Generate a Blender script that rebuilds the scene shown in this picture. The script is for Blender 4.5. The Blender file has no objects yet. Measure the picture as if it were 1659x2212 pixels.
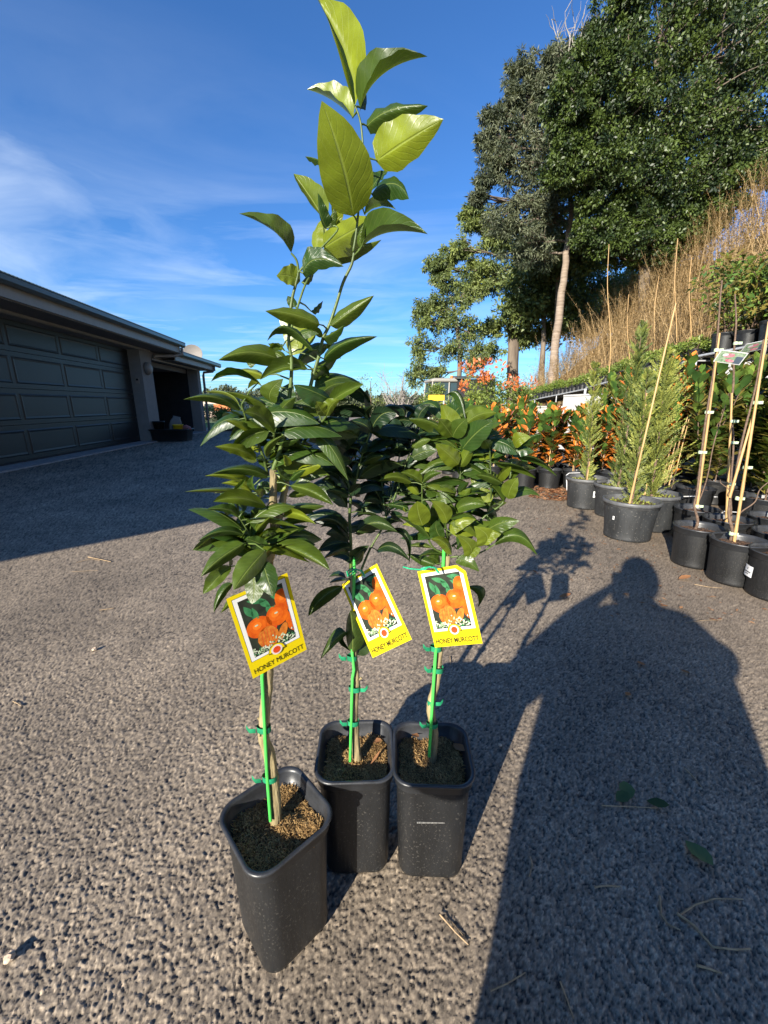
import bpy, bmesh, math, random
import numpy as np
from mathutils import Vector, Matrix
R=math.radians
S=bpy.context.scene
COL=S.collection
random.seed(7); RNG=np.random.default_rng(7)

# ------------------------------------------------------------------ camera
CAM_H=1.0; PITCH=R(14.9)
cd=bpy.data.cameras.new('camera'); cam=bpy.data.objects.new('camera',cd); COL.objects.link(cam)
cam.location=(0,0,CAM_H); cam.rotation_euler=(R(90)-PITCH,0,0)
cd.sensor_fit='VERTICAL'; cd.sensor_height=36; cd.lens=1590/4032*36
cd.clip_start=0.02; cd.clip_end=3000
S.camera=cam
# ------------------------------------------------------------------ light
SUN_EL=R(20.7); SUN_D=Vector((.524,.852,0)).normalized()       # ground direction shadows fall in
ld=bpy.data.lights.new('sun','SUN'); ld.energy=5.0; ld.angle=R(0.53); ld.color=(1,.925,.80)
sun=bpy.data.objects.new('sun',ld); COL.objects.link(sun)
dirv=Vector((SUN_D.x*math.cos(SUN_EL),SUN_D.y*math.cos(SUN_EL),-math.sin(SUN_EL)))
sun.rotation_euler=dirv.to_track_quat('-Z','Y').to_euler()
S.view_settings.view_transform='Standard'; S.view_settings.look='None'
S.view_settings.exposure=1.17; S.view_settings.gamma=1
W=bpy.data.worlds.new('World'); S.world=W; W.use_nodes=True
nt=W.node_tree; nt.nodes.clear()
def N(nt,t,**k):
    n=nt.nodes.new(t)
    for a,b in k.items():
        if a=='inp':
            for i,v in b.items(): n.inputs[i].default_value=v
        else: setattr(n,a,b)
    return n
def L(nt,a,b): nt.links.new(a,b)
sky=N(nt,'ShaderNodeTexSky',sky_type='NISHITA',sun_disc=False,sun_elevation=SUN_EL,
      sun_rotation=math.atan2(-SUN_D.x,-SUN_D.y),altitude=100,air_density=1.0,dust_density=0.3,ozone_density=3.0)
tc=N(nt,'ShaderNodeTexCoord')
sep=N(nt,'ShaderNodeSeparateXYZ'); L(nt,tc.outputs['Generated'],sep.inputs[0])
# cirrus: project the view direction onto a high flat layer
mx=N(nt,'ShaderNodeMath',operation='MAXIMUM',inp={1:.03}); L(nt,sep.outputs[2],mx.inputs[0])
dx=N(nt,'ShaderNodeMath',operation='DIVIDE'); L(nt,sep.outputs[0],dx.inputs[0]); L(nt,mx.outputs[0],dx.inputs[1])
dy=N(nt,'ShaderNodeMath',operation='DIVIDE'); L(nt,sep.outputs[1],dy.inputs[0]); L(nt,mx.outputs[0],dy.inputs[1])
cb=N(nt,'ShaderNodeCombineXYZ'); L(nt,dx.outputs[0],cb.inputs[0]); L(nt,dy.outputs[0],cb.inputs[1])
mp=N(nt,'ShaderNodeMapping'); mp.inputs['Rotation'].default_value=(0,0,R(14)); mp.inputs['Scale'].default_value=(.46,.85,1)
mp.inputs['Location'].default_value=(0.7,.35,0)
L(nt,cb.outputs[0],mp.inputs[0])
n1=N(nt,'ShaderNodeTexNoise',inp={'Scale':1.0,'Detail':7,'Roughness':.58,'Distortion':.6}); L(nt,mp.outputs[0],n1.inputs[0])
n2=N(nt,'ShaderNodeTexNoise',inp={'Scale':.28,'Detail':2,'Roughness':.5}); L(nt,mp.outputs[0],n2.inputs[0])
r1=N(nt,'ShaderNodeMapRange',inp={1:.46,2:.76,3:0,4:1}); L(nt,n1.outputs[0],r1.inputs[0])
r2=N(nt,'ShaderNodeMapRange',inp={1:.38,2:.62,3:.15,4:1}); L(nt,n2.outputs[0],r2.inputs[0])
lf=N(nt,'ShaderNodeMapRange',inp={1:.12,2:-.30,3:.35,4:1}); L(nt,sep.outputs[0],lf.inputs[0])   # more cloud to the west
hz=N(nt,'ShaderNodeMapRange',inp={1:.58,2:.34,3:.0,4:1}); L(nt,sep.outputs[2],hz.inputs[0])
def mul(a,b):
    m=N(nt,'ShaderNodeMath',operation='MULTIPLY'); L(nt,a,m.inputs[0]); L(nt,b,m.inputs[1]); return m.outputs[0]
n3=N(nt,'ShaderNodeTexNoise',inp={'Scale':3.1,'Detail':6,'Roughness':.55,'Distortion':.5}); mp3=N(nt,'ShaderNodeMapping'); mp3.inputs['Scale'].default_value=(1,1,2.2); mp3.inputs['Rotation'].default_value=(0,R(18),0); L(nt,tc.outputs['Generated'],mp3.inputs[0]); L(nt,mp3.outputs[0],n3.inputs[0])
r3=N(nt,'ShaderNodeMapRange',inp={1:.46,2:.80,3:0,4:.75}); L(nt,n3.outputs[0],r3.inputs[0])
l3=N(nt,'ShaderNodeMapRange',inp={1:-.30,2:-.66,3:0,4:1}); L(nt,sep.outputs[0],l3.inputs[0])
h3=N(nt,'ShaderNodeMapRange',inp={1:.60,2:.42,3:0,4:1}); L(nt,sep.outputs[2],h3.inputs[0])
cl=mul(mul(mul(r1.outputs[0],r2.outputs[0]),lf.outputs[0]),hz.outputs[0])
cl2=N(nt,'ShaderNodeMath',operation='MAXIMUM'); L(nt,cl,cl2.inputs[0]); L(nt,mul(mul(r3.outputs[0],l3.outputs[0]),h3.outputs[0]),cl2.inputs[1])
grade=N(nt,'ShaderNodeMixRGB',blend_type='MULTIPLY',inp={0:1.0,2:(0.54,.95,1.42,1)}); L(nt,sky.outputs[0],grade.inputs[1])
mixc=N(nt,'ShaderNodeMixRGB',inp={2:(7.6,8.6,9.8,1)}); L(nt,cl2.outputs[0],mixc.inputs[0]); L(nt,grade.outputs[0],mixc.inputs[1])
bg=N(nt,'ShaderNodeBackground',inp={1:.065}); L(nt,mixc.outputs[0],bg.inputs[0])
wo=N(nt,'ShaderNodeOutputWorld'); L(nt,bg.outputs[0],wo.inputs[0])

# ------------------------------------------------------------------ photo geometry helper: turns a photo measurement into a real 3D place
F=1590/1.8227; CX,CY=829.5,1106.0
def ray(x,y):
    u=(x-CX)/F; v=-(y-CY)/F
    return Vector((u,math.cos(PITCH)+v*math.sin(PITCH),-math.sin(PITCH)+v*math.cos(PITCH)))
def AT(x,y,Y):
    r=ray(x,y); return Vector((0,0,CAM_H))+r*(Y/r.y)
def GZ(x,y,z=0):
    r=ray(x,y); return Vector((0,0,CAM_H))+r*((z-CAM_H)/r.z)

# ------------------------------------------------------------------ objects and tags
def tag(o,label=None,cat=None,group=None,kind=None):
    if label: o['label']=label
    if cat: o['category']=cat
    if group: o['group']=group
    if kind: o['kind']=kind
    return o
def empty(name,loc=(0,0,0),rz=0):
    o=bpy.data.objects.new(name,None); o.empty_display_size=.05; COL.objects.link(o)
    o.location=loc; o.rotation_euler=(0,0,rz); return o
def copy_tree(o,parent=None):
    c=o.copy(); COL.objects.link(c); c.parent=parent
    for ch in list(o.children): copy_tree(ch,c)
    return c
def mkobj(name,me,mats,parent=None,loc=None,smooth=False):
    if not isinstance(mats,(list,tuple)): mats=[mats]
    for m in mats: me.materials.append(m)
    if smooth: me.polygons.foreach_set('use_smooth',[True]*len(me.polygons))
    o=bpy.data.objects.new(name,me); COL.objects.link(o)
    if parent: o.parent=parent
    if loc: o.location=loc
    return o
class MB:
    def __init__(s): s.v=[]; s.f=[]; s.m=[]; s.sm=[]
    def add(s,vs,fs,m=0,sm=False):
        b=len(s.v); s.v+= [tuple(v) for v in vs]
        for f in fs: s.f.append(tuple(b+i for i in f)); s.m.append(m); s.sm.append(sm)
    def box(s,a,b,m=0,M=None):
        x0,y0,z0=a; x1,y1,z1=b
        vs=[Vector(p) for p in((x0,y0,z0),(x1,y0,z0),(x1,y1,z0),(x0,y1,z0),(x0,y0,z1),(x1,y0,z1),(x1,y1,z1),(x0,y1,z1))]
        if M: vs=[M@v for v in vs]
        s.add(vs,[(0,3,2,1),(4,5,6,7),(0,1,5,4),(1,2,6,5),(2,3,7,6),(3,0,4,7)],m)
    def tube(s,pts,rad,n=8,m=0,cap=True,jit=0):
        pts=[Vector(p) for p in pts]
        if not isinstance(rad,(list,tuple)): rad=[rad]*len(pts)
        rings=[]; up=None
        for i,p in enumerate(pts):
            t=(pts[min(i+1,len(pts)-1)]-pts[max(i-1,0)])
            t=t.normalized() if t.length>1e-9 else Vector((0,0,1))
            if up is None:
                up=Vector((1,0,0)) if abs(t.x)<.8 else Vector((0,1,0))
            a=(up-t*up.dot(t)).normalized(); up=a; b=t.cross(a)
            rings.append([p+(a*math.cos(2*math.pi*k/n)+b*math.sin(2*math.pi*k/n))*rad[i]*(1+random.uniform(-jit,jit)) for k in range(n)])
        vs=[v for r in rings for v in r]; fs=[]
        for i in range(len(pts)-1):
            for k in range(n):
                k2=(k+1)%n; fs.append((i*n+k,i*n+k2,(i+1)*n+k2,(i+1)*n+k))
        s.add(vs,fs,m,True)
        if cap:
            s.add(rings[0],[tuple(reversed(range(n)))],m); s.add(rings[-1],[tuple(range(n))],m)
    def lathe(s,prof,n=32,m=0,c=(0,0,0),sm=True):
        vs=[];fs=[]
        for (r,z) in prof:
            for k in range(n):
                a=2*math.pi*k/n; vs.append((c[0]+r*math.cos(a),c[1]+r*math.sin(a),c[2]+z))
        for i in range(len(prof)-1):
            for k in range(n):
                k2=(k+1)%n; fs.append((i*n+k,i*n+k2,(i+1)*n+k2,(i+1)*n+k))
        s.add(vs,fs,m,sm)
    def mesh(s,name):
        me=bpy.data.meshes.new(name); me.from_pydata(s.v,[],s.f)
        me.polygons.foreach_set('material_index',s.m); me.polygons.foreach_set('use_smooth',s.sm); me.update(); return me
    def build(s,name,mats,parent=None,loc=None): return mkobj(name,s.mesh(name),mats,parent,loc)
def npmesh(name,V,Fq,attrs=None,smooth=False):
    V=np.asarray(V,dtype=np.float32); Fq=np.asarray(Fq,dtype=np.int32)
    me=bpy.data.meshes.new(name); me.vertices.add(len(V)); me.vertices.foreach_set('co',V.ravel())
    k=Fq.shape[1]; me.loops.add(Fq.size); me.loops.foreach_set('vertex_index',Fq.ravel())
    me.polygons.add(len(Fq)); me.polygons.foreach_set('loop_start',np.arange(0,Fq.size,k,dtype=np.int32))
    if smooth: me.polygons.foreach_set('use_smooth',np.ones(len(Fq),dtype=bool))
    me.update(calc_edges=True)
    for n,a in (attrs or {}).items():
        at=me.attributes.new(n,'FLOAT','POINT'); at.data.foreach_set('value',np.asarray(a,dtype=np.float32))
    return me

# ------------------------------------------------------------------ materials
def newmat(name):
    m=bpy.data.materials.new(name); m.use_nodes=True; nt=m.node_tree; nt.nodes.clear()
    out=N(nt,'ShaderNodeOutputMaterial'); return m,nt,out
def pmat(name,col,rough=.6,var=.15,scale=20,bump=0,bscale=60,metal=0,spec=.5,col2=None,stretch=None,speck=None):
    m,nt,out=newmat(name)
    if name.startswith('tag_'): spec=.08
    p=N(nt,'ShaderNodeBsdfPrincipled',inp={'Roughness':rough,'Metallic':metal,'Specular IOR Level':spec})
    t=N(nt,'ShaderNodeTexCoord'); mp=N(nt,'ShaderNodeMapping')
    if stretch: mp.inputs['Scale'].default_value=stretch
    L(nt,t.outputs['Object'],mp.inputs[0])
    n=N(nt,'ShaderNodeTexNoise',inp={'Scale':scale,'Detail':5,'Roughness':.6}); L(nt,mp.outputs[0],n.inputs[0])
    c2=col2 or tuple(c*(1-var*1.6) for c in col); c1=col if col2 else tuple(min(1,c*(1+var)) for c in col)
    r=N(nt,'ShaderNodeMapRange',inp={1:.3,2:.7}); L(nt,n.outputs[0],r.inputs[0])
    mx=N(nt,'ShaderNodeMixRGB',inp={1:(*c2,1),2:(*c1,1)}); L(nt,r.outputs[0],mx.inputs[0])
    last=mx.outputs[0]
    if speck:
        sc,thr,cc=speck
        v=N(nt,'ShaderNodeTexNoise',inp={'Scale':sc,'Detail':1}); L(nt,t.outputs['Object'],v.inputs[0])
        rr=N(nt,'ShaderNodeMapRange',inp={1:thr,2:thr+.03}); L(nt,v.outputs[0],rr.inputs[0])
        m2=N(nt,'ShaderNodeMixRGB',inp={2:(*cc,1)}); L(nt,rr.outputs[0],m2.inputs[0]); L(nt,last,m2.inputs[1]); last=m2.outputs[0]
    L(nt,last,p.inputs['Base Color'])
    if bump:
        nb=N(nt,'ShaderNodeTexNoise',inp={'Scale':bscale,'Detail':4}); L(nt,mp.outputs[0],nb.inputs[0])
        b=N(nt,'ShaderNodeBump',inp={'Strength':bump,'Distance':.01}); L(nt,nb.outputs[0],b.inputs['Height']); L(nt,b.outputs[0],p.inputs['Normal'])
    L(nt,p.outputs[0],out.inputs[0]); return m
def leafmat(name,dark,bright,rough=.35,trans=.3,under=None,veins=False,spec=.5):
    """leaf: colour by age (tone), translucent, optional different underside, pale midrib and side veins"""
    m,nt,out=newmat(name)
    at=N(nt,'ShaderNodeAttribute',attribute_name='tone')
    pw=N(nt,'ShaderNodeMath',operation='POWER',inp={1:1.5 if veins else 1.0}); L(nt,at.outputs['Fac'],pw.inputs[0])
    mx=N(nt,'ShaderNodeMixRGB',inp={1:(*dark,1),2:(*bright,1)}); L(nt,pw.outputs[0],mx.inputs[0])
    base=mx.outputs[0]
    p=N(nt,'ShaderNodeBsdfPrincipled',inp={'Roughness':rough,'Specular IOR Level':spec})
    if under:
        g=N(nt,'ShaderNodeNewGeometry'); mu=N(nt,'ShaderNodeMixRGB',inp={2:(*under,1)}); L(nt,g.outputs['Backfacing'],mu.inputs[0]); L(nt,base,mu.inputs[1]); base=mu.outputs[0]
    t=N(nt,'ShaderNodeTexCoord'); n=N(nt,'ShaderNodeTexNoise',inp={'Scale':45 if veins else 9,'Detail':4}); L(nt,t.outputs['Object'],n.inputs[0])
    r=N(nt,'ShaderNodeMapRange',inp={1:.3,2:.7,3:.78,4:1.18}); L(nt,n.outputs[0],r.inputs[0])
    mm=N(nt,'ShaderNodeMixRGB',blend_type='MULTIPLY',inp={0:1}); L(nt,base,mm.inputs[1]); L(nt,r.outputs[0],mm.inputs[2]); base=mm.outputs[0]
    if veins:
        au=N(nt,'ShaderNodeAttribute',attribute_name='lu'); av=N(nt,'ShaderNodeAttribute',attribute_name='lv')
        ab=N(nt,'ShaderNodeMath',operation='ABSOLUTE'); L(nt,au.outputs['Fac'],ab.inputs[0])
        mr=N(nt,'ShaderNodeMapRange',inp={1:.07,2:.02,3:0,4:1}); L(nt,ab.outputs[0],mr.inputs[0])
        # side veins: sweep towards the tip
        a1=N(nt,'ShaderNodeMath',operation='MULTIPLY',inp={1:-.30}); L(nt,ab.outputs[0],a1.inputs[0])
        nv_=N(nt,'ShaderNodeTexNoise',inp={'Scale':28,'Detail':2}); L(nt,t.outputs['Object'],nv_.inputs[0]); nw_=N(nt,'ShaderNodeMath',operation='MULTIPLY_ADD',inp={1:.16}); L(nt,nv_.outputs[0],nw_.inputs[0]); L(nt,av.outputs['Fac'],nw_.inputs[2])
        a2=N(nt,'ShaderNodeMath',operation='ADD'); L(nt,nw_.outputs[0],a2.inputs[0]); L(nt,a1.outputs[0],a2.inputs[1])
        a3=N(nt,'ShaderNodeMath',operation='MULTIPLY',inp={1:58}); L(nt,a2.outputs[0],a3.inputs[0])
        a4=N(nt,'ShaderNodeMath',operation='SINE'); L(nt,a3.outputs[0],a4.inputs[0])
        a5=N(nt,'ShaderNodeMapRange',inp={1:.75,2:1,3:0,4:.14}); L(nt,a4.outputs[0],a5.inputs[0])
        a6=N(nt,'ShaderNodeMath',operation='MAXIMUM'); L(nt,mr.outputs[0],a6.inputs[0]); L(nt,a5.outputs[0],a6.inputs[1])
        lt=N(nt,'ShaderNodeMixRGB',blend_type='MIX',inp={2:(.30,.36,.09,1)}); L(nt,base,lt.inputs[1])
        s5=N(nt,'ShaderNodeMath',operation='MULTIPLY',inp={1:.34}); L(nt,a6.outputs[0],s5.inputs[0]); L(nt,s5.outputs[0],lt.inputs[0]); base=lt.outputs[0]
        b=N(nt,'ShaderNodeBump',inp={'Strength':.5,'Distance':.0016}); b.invert=True; L(nt,a6.outputs[0],b.inputs['Height'])
        nb=N(nt,'ShaderNodeTexNoise',inp={'Scale':260,'Detail':2}); L(nt,t.outputs['Object'],nb.inputs[0])
        b2=N(nt,'ShaderNodeBump',inp={'Strength':.18,'Distance':.0006}); L(nt,nb.outputs[0],b2.inputs['Height']); L(nt,b.outputs[0],b2.inputs['Normal'])
        L(nt,b2.outputs[0],p.inputs['Normal'])
    L(nt,base,p.inputs['Base Color'])
    tr=N(nt,'ShaderNodeBsdfTranslucent')
    tg=N(nt,'ShaderNodeMixRGB',blend_type='MULTIPLY',inp={0:1,2:(1.5,1.5,.55,1)}); L(nt,base,tg.inputs[1]); L(nt,tg.outputs[0],tr.inputs[0])
    ms=N(nt,'ShaderNodeMixShader',inp={0:trans}); L(nt,p.outputs[0],ms.inputs[1]); L(nt,tr.outputs[0],ms.inputs[2])
    L(nt,ms.outputs[0],out.inputs[0]); return m

M={}
M['pot']=pmat('black_plastic_pot',(.012,.0125,.0135),.46,.35,14,.12,90,stretch=(1,1,.25),speck=(240,.655,(.050,.047,.042)))
M['potrim']=pmat('pot_rim_plastic',(.03,.032,.036),.38,.25,30,.05,80)
M['greypot']=pmat('weathered_pot',(.028,.030,.032),.55,.4,9,.15,60,stretch=(1,1,.3),speck=(90,.68,(.10,.095,.085)))
M['greyrim']=pmat('weathered_rim',(.09,.092,.095),.5,.25,20,.05,60)
M['soil']=pmat('potting_mix',(.11,.066,.030),.95,.6,120,.8,200,col2=(.03,.02,.011))
M['coir']=leafmat('coir_fibre',(.16,.090,.036),(.56,.37,.16),.85,.1,spec=.1)
M['bark']=pmat('citrus_bark',(.36,.29,.15),.8,.3,90,.6,140,stretch=(1,1,.15),col2=(.13,.10,.045))
M['stem']=pmat('green_stem',(.075,.115,.022),.5,.3,40,.2,100,stretch=(1,1,.2))
M['stake']=pmat('green_stake',(.07,.50,.08),.42,.08,10)
M['tie']=pmat('green_tie',(.015,.22,.10),.4,.3,60)
M['string']=pmat('green_twine',(.02,.42,.20),.5,.25,160,.3,300)
M['citrus']=leafmat('citrus_leaf',(.024,.058,.009),(.21,.25,.015),.34,.28,veins=True,spec=.5)
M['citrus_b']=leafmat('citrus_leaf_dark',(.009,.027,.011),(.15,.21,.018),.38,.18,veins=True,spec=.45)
M['magnolia']=leafmat('magnolia_leaf',(.030,.075,.020),(.09,.17,.03),.22,.08,under=(.62,.19,.03))
M['magshrub']=leafmat('shrub_leaf',(.045,.10,.025),(.20,.28,.05),.22,.14,under=(.17,.14,.035))
M['conifer']=leafmat('conifer_spray',(.045,.080,.018),(.33,.34,.065),.6,.15)
M['bamboo']=pmat('bamboo_cane',(.50,.33,.14),.5,.22,12,.2,60,stretch=(1,1,.2),col2=(.36,.21,.08))
M['twig']=pmat('brown_stem',(.14,.09,.06),.8,.3,60,.4,100)
M['white']=pmat('white_metal',(.62,.62,.62),.4,.1,30)
M['card']=pmat('white_label',(.78,.78,.78),.4,.03,30)
M['ink']=pmat('label_ink',(.10,.10,.10),.6,.1,30)
M['mulch']=pmat('mulch',(.16,.085,.045),.9,.4,90,.9,120,col2=(.04,.022,.014))
M['sawdust']=pmat('sawdust_mulch',(.42,.22,.10),.9,.2,90,.7,150,col2=(.26,.13,.06))

# ================================================================== THE SETTING
# driveway: real relief of coarse chip asphalt near the viewer, flattening with distance
def worley(x,y,cell,seed):
    gx=np.floor(x/cell).astype(np.int64); gy=np.floor(y/cell).astype(np.int64)
    best=np.full(x.shape,1e9); bid=np.zeros(x.shape)
    for i in (-1,0,1):
        for j in (-1,0,1):
            a=gx+i; b=gy+j
            h=(a*73856093 ^ b*19349663 ^ seed*83492791)&0xffffff
            h=(h*1103515245+12345)&0x7fffffff; r1=(h>>8&0xffff)/65535.
            h=(h*1103515245+12345)&0x7fffffff; r2=(h>>8&0xffff)/65535.
            h=(h*1103515245+12345)&0x7fffffff; r3=(h>>8&0xffff)/65535.
            d=np.hypot(x-(a+.1+.8*r1)*cell,y-(b+.1+.8*r2)*cell)/cell
            m=d<best; best=np.where(m,d,best); bid=np.where(m,r3,bid)
    return best,bid
def vnoise(x,y,cell,seed):
    gx=np.floor(x/cell); gy=np.floor(y/cell); fx=x/cell-gx; fy=y/cell-gy
    fx=fx*fx*(3-2*fx); fy=fy*fy*(3-2*fy); gx=gx.astype(np.int64); gy=gy.astype(np.int64)
    def h(a,b):
        q=(a*73856093 ^ b*19349663 ^ seed*83492791)&0xffffff
        q=(q*1103515245+12345)&0x7fffffff; q=(q*1103515245+12345)&0x7fffffff
        return (q>>8&0xffff)/65535.
    return (h(gx,gy)*(1-fx)+h(gx+1,gy)*fx)*(1-fy)+(h(gx,gy+1)*(1-fx)+h(gx+1,gy+1)*fx)*fy
def make_drive():
    ys=[.22]
    while ys[-1]<14: ys.append(ys[-1]+max(.0016,(1+ys[-1]**2)/404*.95))
    ys=np.array(ys); nx=1060
    us=np.linspace(-1,1,nx)
    Y=np.repeat(ys[:,None],nx,1); half=1.22*ys+.75; X=us[None,:]*half[:,None]
    cellsz=np.maximum(np.gradient(ys)[:,None],(half*2/nx)[:,None])
    amp=np.clip(.007/cellsz,.0,1.15)
    wx=X+(vnoise(X,Y,.004,9)-.5)*.003; wy=Y+(vnoise(X,Y,.004,10)-.5)*.003
    d,idd=worley(wx,wy,.0068,3)
    n=.5*vnoise(wx,wy,.0043,31)+.30*vnoise(wx,wy,.0025,32)+.20*vnoise(wx,wy,.009,33)
    patch=vnoise(X,Y,.45,40)*.6+vnoise(X,Y,.13,41)*.4
    pit=np.clip((.43+.05*(patch-.5)-n)/.10,0,1)
    z=.0011*vnoise(wx,wy,.010,34)+.0013*(1-np.clip(d*1.4,0,1)**2)*(.3+idd)-.0021*pit-.0016*np.clip((d-.55)*3,0,1)
    Z=z*amp+(vnoise(X,Y,.5,2)-.5)*.002-.001
    tone=np.clip(.56+.44*(idd-.5)+.30*(patch-.5)+.16*(vnoise(X,Y/7,.22,50)-.5)+.30*(vnoise(X,Y,.0022,51)-.5)*np.clip(amp,0,1)-(.34*pit+.12*np.clip((d-.55)*3,0,1)),0,1)
    V=np.stack([X,Y,Z],-1).reshape(-1,3); ny=len(ys)
    idx=np.arange(ny*nx).reshape(ny,nx)
    Fq=np.stack([idx[:-1,:-1],idx[:-1,1:],idx[1:,1:],idx[1:,:-1]],-1).reshape(-1,4)
    return npmesh('driveway',V,Fq,{'tone':tone.ravel()},smooth=True)
def asphalt(name,attr=True):
    m,nt,out=newmat(name); p=N(nt,'ShaderNodeBsdfPrincipled',inp={'Roughness':.78,'Specular IOR Level':.35})
    t=N(nt,'ShaderNodeTexCoord')
    big=N(nt,'ShaderNodeTexNoise',inp={'Scale':1.3,'Detail':5,'Roughness':.6}); L(nt,t.outputs['Object'],big.inputs[0])
    fine=N(nt,'ShaderNodeTexNoise',inp={'Scale':130,'Detail':3,'Roughness':.7}); L(nt,t.outputs['Object'],fine.inputs[0])
    vor=N(nt,'ShaderNodeTexVoronoi',inp={'Scale':95}); L(nt,t.outputs['Object'],vor.inputs[0])
    if attr:
        at=N(nt,'ShaderNodeAttribute',attribute_name='tone'); f=at.outputs['Fac']
    else:
        fm=N(nt,'ShaderNodeMapRange',inp={1:0,2:1,3:.38,4:.72}); L(nt,vor.outputs['Color'],fm.inputs[0]); f=fm.outputs[0]
    c=N(nt,'ShaderNodeValToRGB'); L(nt,f,c.inputs[0])
    c.color_ramp.elements[0].color=(.030,.027,.027,1); c.color_ramp.elements[1].color=(.54,.43,.305,1); c.color_ramp.elements[1].position=.95
    e=c.color_ramp.elements.new(.3); e.color=(.152,.123,.092,1)
    e=c.color_ramp.elements.new(.65); e.color=(.285,.228,.167,1)
    mr=N(nt,'ShaderNodeMapRange',inp={1:.3,2:.7,3:.82,4:1.15}); L(nt,big.outputs[0],mr.inputs[0])
    m1=N(nt,'ShaderNodeMixRGB',blend_type='MULTIPLY',inp={0:1}); L(nt,c.outputs[0],m1.inputs[1]); L(nt,mr.outputs[0],m1.inputs[2])
    fr=N(nt,'ShaderNodeMapRange',inp={1:.3,2:.7,3:.75,4:1.25}); L(nt,fine.outputs[0],fr.inputs[0])
    m2=N(nt,'ShaderNodeMixRGB',blend_type='MULTIPLY',inp={0:1}); L(nt,m1.outputs[0],m2.inputs[1]); L(nt,fr.outputs[0],m2.inputs[2])
    st=N(nt,'ShaderNodeTexNoise',inp={'Scale':3.7,'Detail':6,'Roughness':.65,'Distortion':1.2}); L(nt,t.outputs['Object'],st.inputs[0])
    sr=N(nt,'ShaderNodeMapRange',inp={1:.58,2:.72,3:1,4:.72}); L(nt,st.outputs[0],sr.inputs[0])
    ms_=N(nt,'ShaderNodeMixRGB',blend_type='MULTIPLY',inp={0:1}); L(nt,m2.outputs[0],ms_.inputs[1]); L(nt,sr.outputs[0],ms_.inputs[2]); m2=ms_
    # dusty brown soil film spread towards the plant rows on the east side
    sx=N(nt,'ShaderNodeSeparateXYZ'); L(nt,t.outputs['Object'],sx.inputs[0])
    wob=N(nt,'ShaderNodeMath',operation='MULTIPLY_ADD',inp={1:1.6,2:0}); L(nt,big.outputs[0],wob.inputs[0]); L(nt,sx.outputs[0],wob.inputs[2])
    dr=N(nt,'ShaderNodeMapRange',inp={1:1.7,2:3.2,3:0,4:.65}); L(nt,wob.outputs[0],dr.inputs[0])
    m3=N(nt,'ShaderNodeMixRGB',inp={2:(.17,.125,.085,1)}); L(nt,dr.outputs[0],m3.inputs[0]); L(nt,m2.outputs[0],m3.inputs[1])
    L(nt,m3.outputs[0],p.inputs['Base Color'])
    b=N(nt,'ShaderNodeBump',inp={'Strength':.5,'Distance':.002}); L(nt,fine.outputs[0],b.inputs['Height']); L(nt,b.outputs[0],p.inputs['Normal'])
    L(nt,p.outputs[0],out.inputs[0]); return m
drive=mkobj('driveway',make_drive(),asphalt('asphalt_near')); tag(drive,kind='structure')
def sheet(name,pts,z,mat):
    mb=MB(); mb.add([(x,y,z) for x,y in pts],[tuple(range(len(pts)))]); o=mb.build(name,mat); tag(o,kind='structure'); return o
sheet('yard',[(-16,-8),(9,-8),(9,14),(5,17),(-9.5,18.9),(-16,18.9)],-.012,asphalt('asphalt_far',False))
sheet('road',[(-9.5,18.95),(5,17.05),(9,14.05),(7,30),(3,40),(-3,40),(-4,20)],-.010,asphalt('asphalt_road',False))
M['grass']=pmat('lawn_ground',(.10,.14,.035),.95,.4,.6,.5,14,col2=(.07,.08,.03))
sheet('ground',[(-900,-300),(900,-300),(900,1500),(-900,1500)],-.03,M['grass'])
# the low bank and the terrace on the east side
def terr(x,y):
    # height of the ground east of the retaining wall
    a=np.clip((x-5.5)/4.4,0,1)**1.1
    fall=np.clip((31-y)/14,0,1)
    base=np.where(y<6.6,1.30,np.where(y<9.4,1.08,.80))
    return base*np.clip((16-y)/3,0,1)+a*4.6*fall
gx=np.linspace(4.28,40,60); gy=np.linspace(-6,40,90); X,Y=np.meshgrid(gx,gy); Z=terr(X,Y)+(vnoise(X,Y,1.3,5)-.5)*.18*np.clip((X-5.5),0,1)
V=np.stack([X,Y,Z],-1).reshape(-1,3); idx=np.arange(V.shape[0]).reshape(X.shape)
Fq=np.stack([idx[:-1,:-1],idx[:-1,1:],idx[1:,1:],idx[1:,:-1]],-1).reshape(-1,4)
M['earth']=pmat('bank_soil',(.15,.105,.06),.95,.4,2.2,.8,10,col2=(.06,.05,.025))
tag(mkobj('bank',npmesh('bank',V,Fq,smooth=True),M['earth']),kind='structure')
def tz(x,y): return float(terr(np.array(float(x)),np.array(float(y))))

# ------------------------------------------------------------------ house with garages
M['render']=pmat('grey_render',(.22,.205,.19),.85,.06,8,.15,300)
M['door']=pmat('dark_steel_door',(.011,.0125,.013),.45,.1,3,.05,500)
M['fascia']=pmat('pale_fascia',(.27,.235,.195),.5,.06,6)
M['soffit']=pmat('soffit_board',(.17,.155,.14),.7,.06,6)
M['roof']=pmat('green_roof_steel',(.09,.12,.11),.4,.12,5)
M['gutter']=pmat('gutter_steel',(.07,.08,.075),.35,.1,8)
M['dark']=pmat('room_shade_and_dark_parts',(.02,.02,.022),.9,.2,4)  # near black: garage shade put into the colour; also plain dark parts
M['concrete']=pmat('concrete_slab',(.30,.29,.28),.85,.2,14,.3,90)
H=empty('garage_house',(-5.33,0,0),math.atan(.1)); tag(H,'long low grey rendered garage building with dark panelled door and green metal roof','house')
mb=MB()
mb.box((-.35,1,0),(0,5.97,2.45)); mb.box((-.35,5.97,2.40),(-.001,11.45,2.45)); mb.box((-.35,11.45,0),(0,12.1,2.45))
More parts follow.
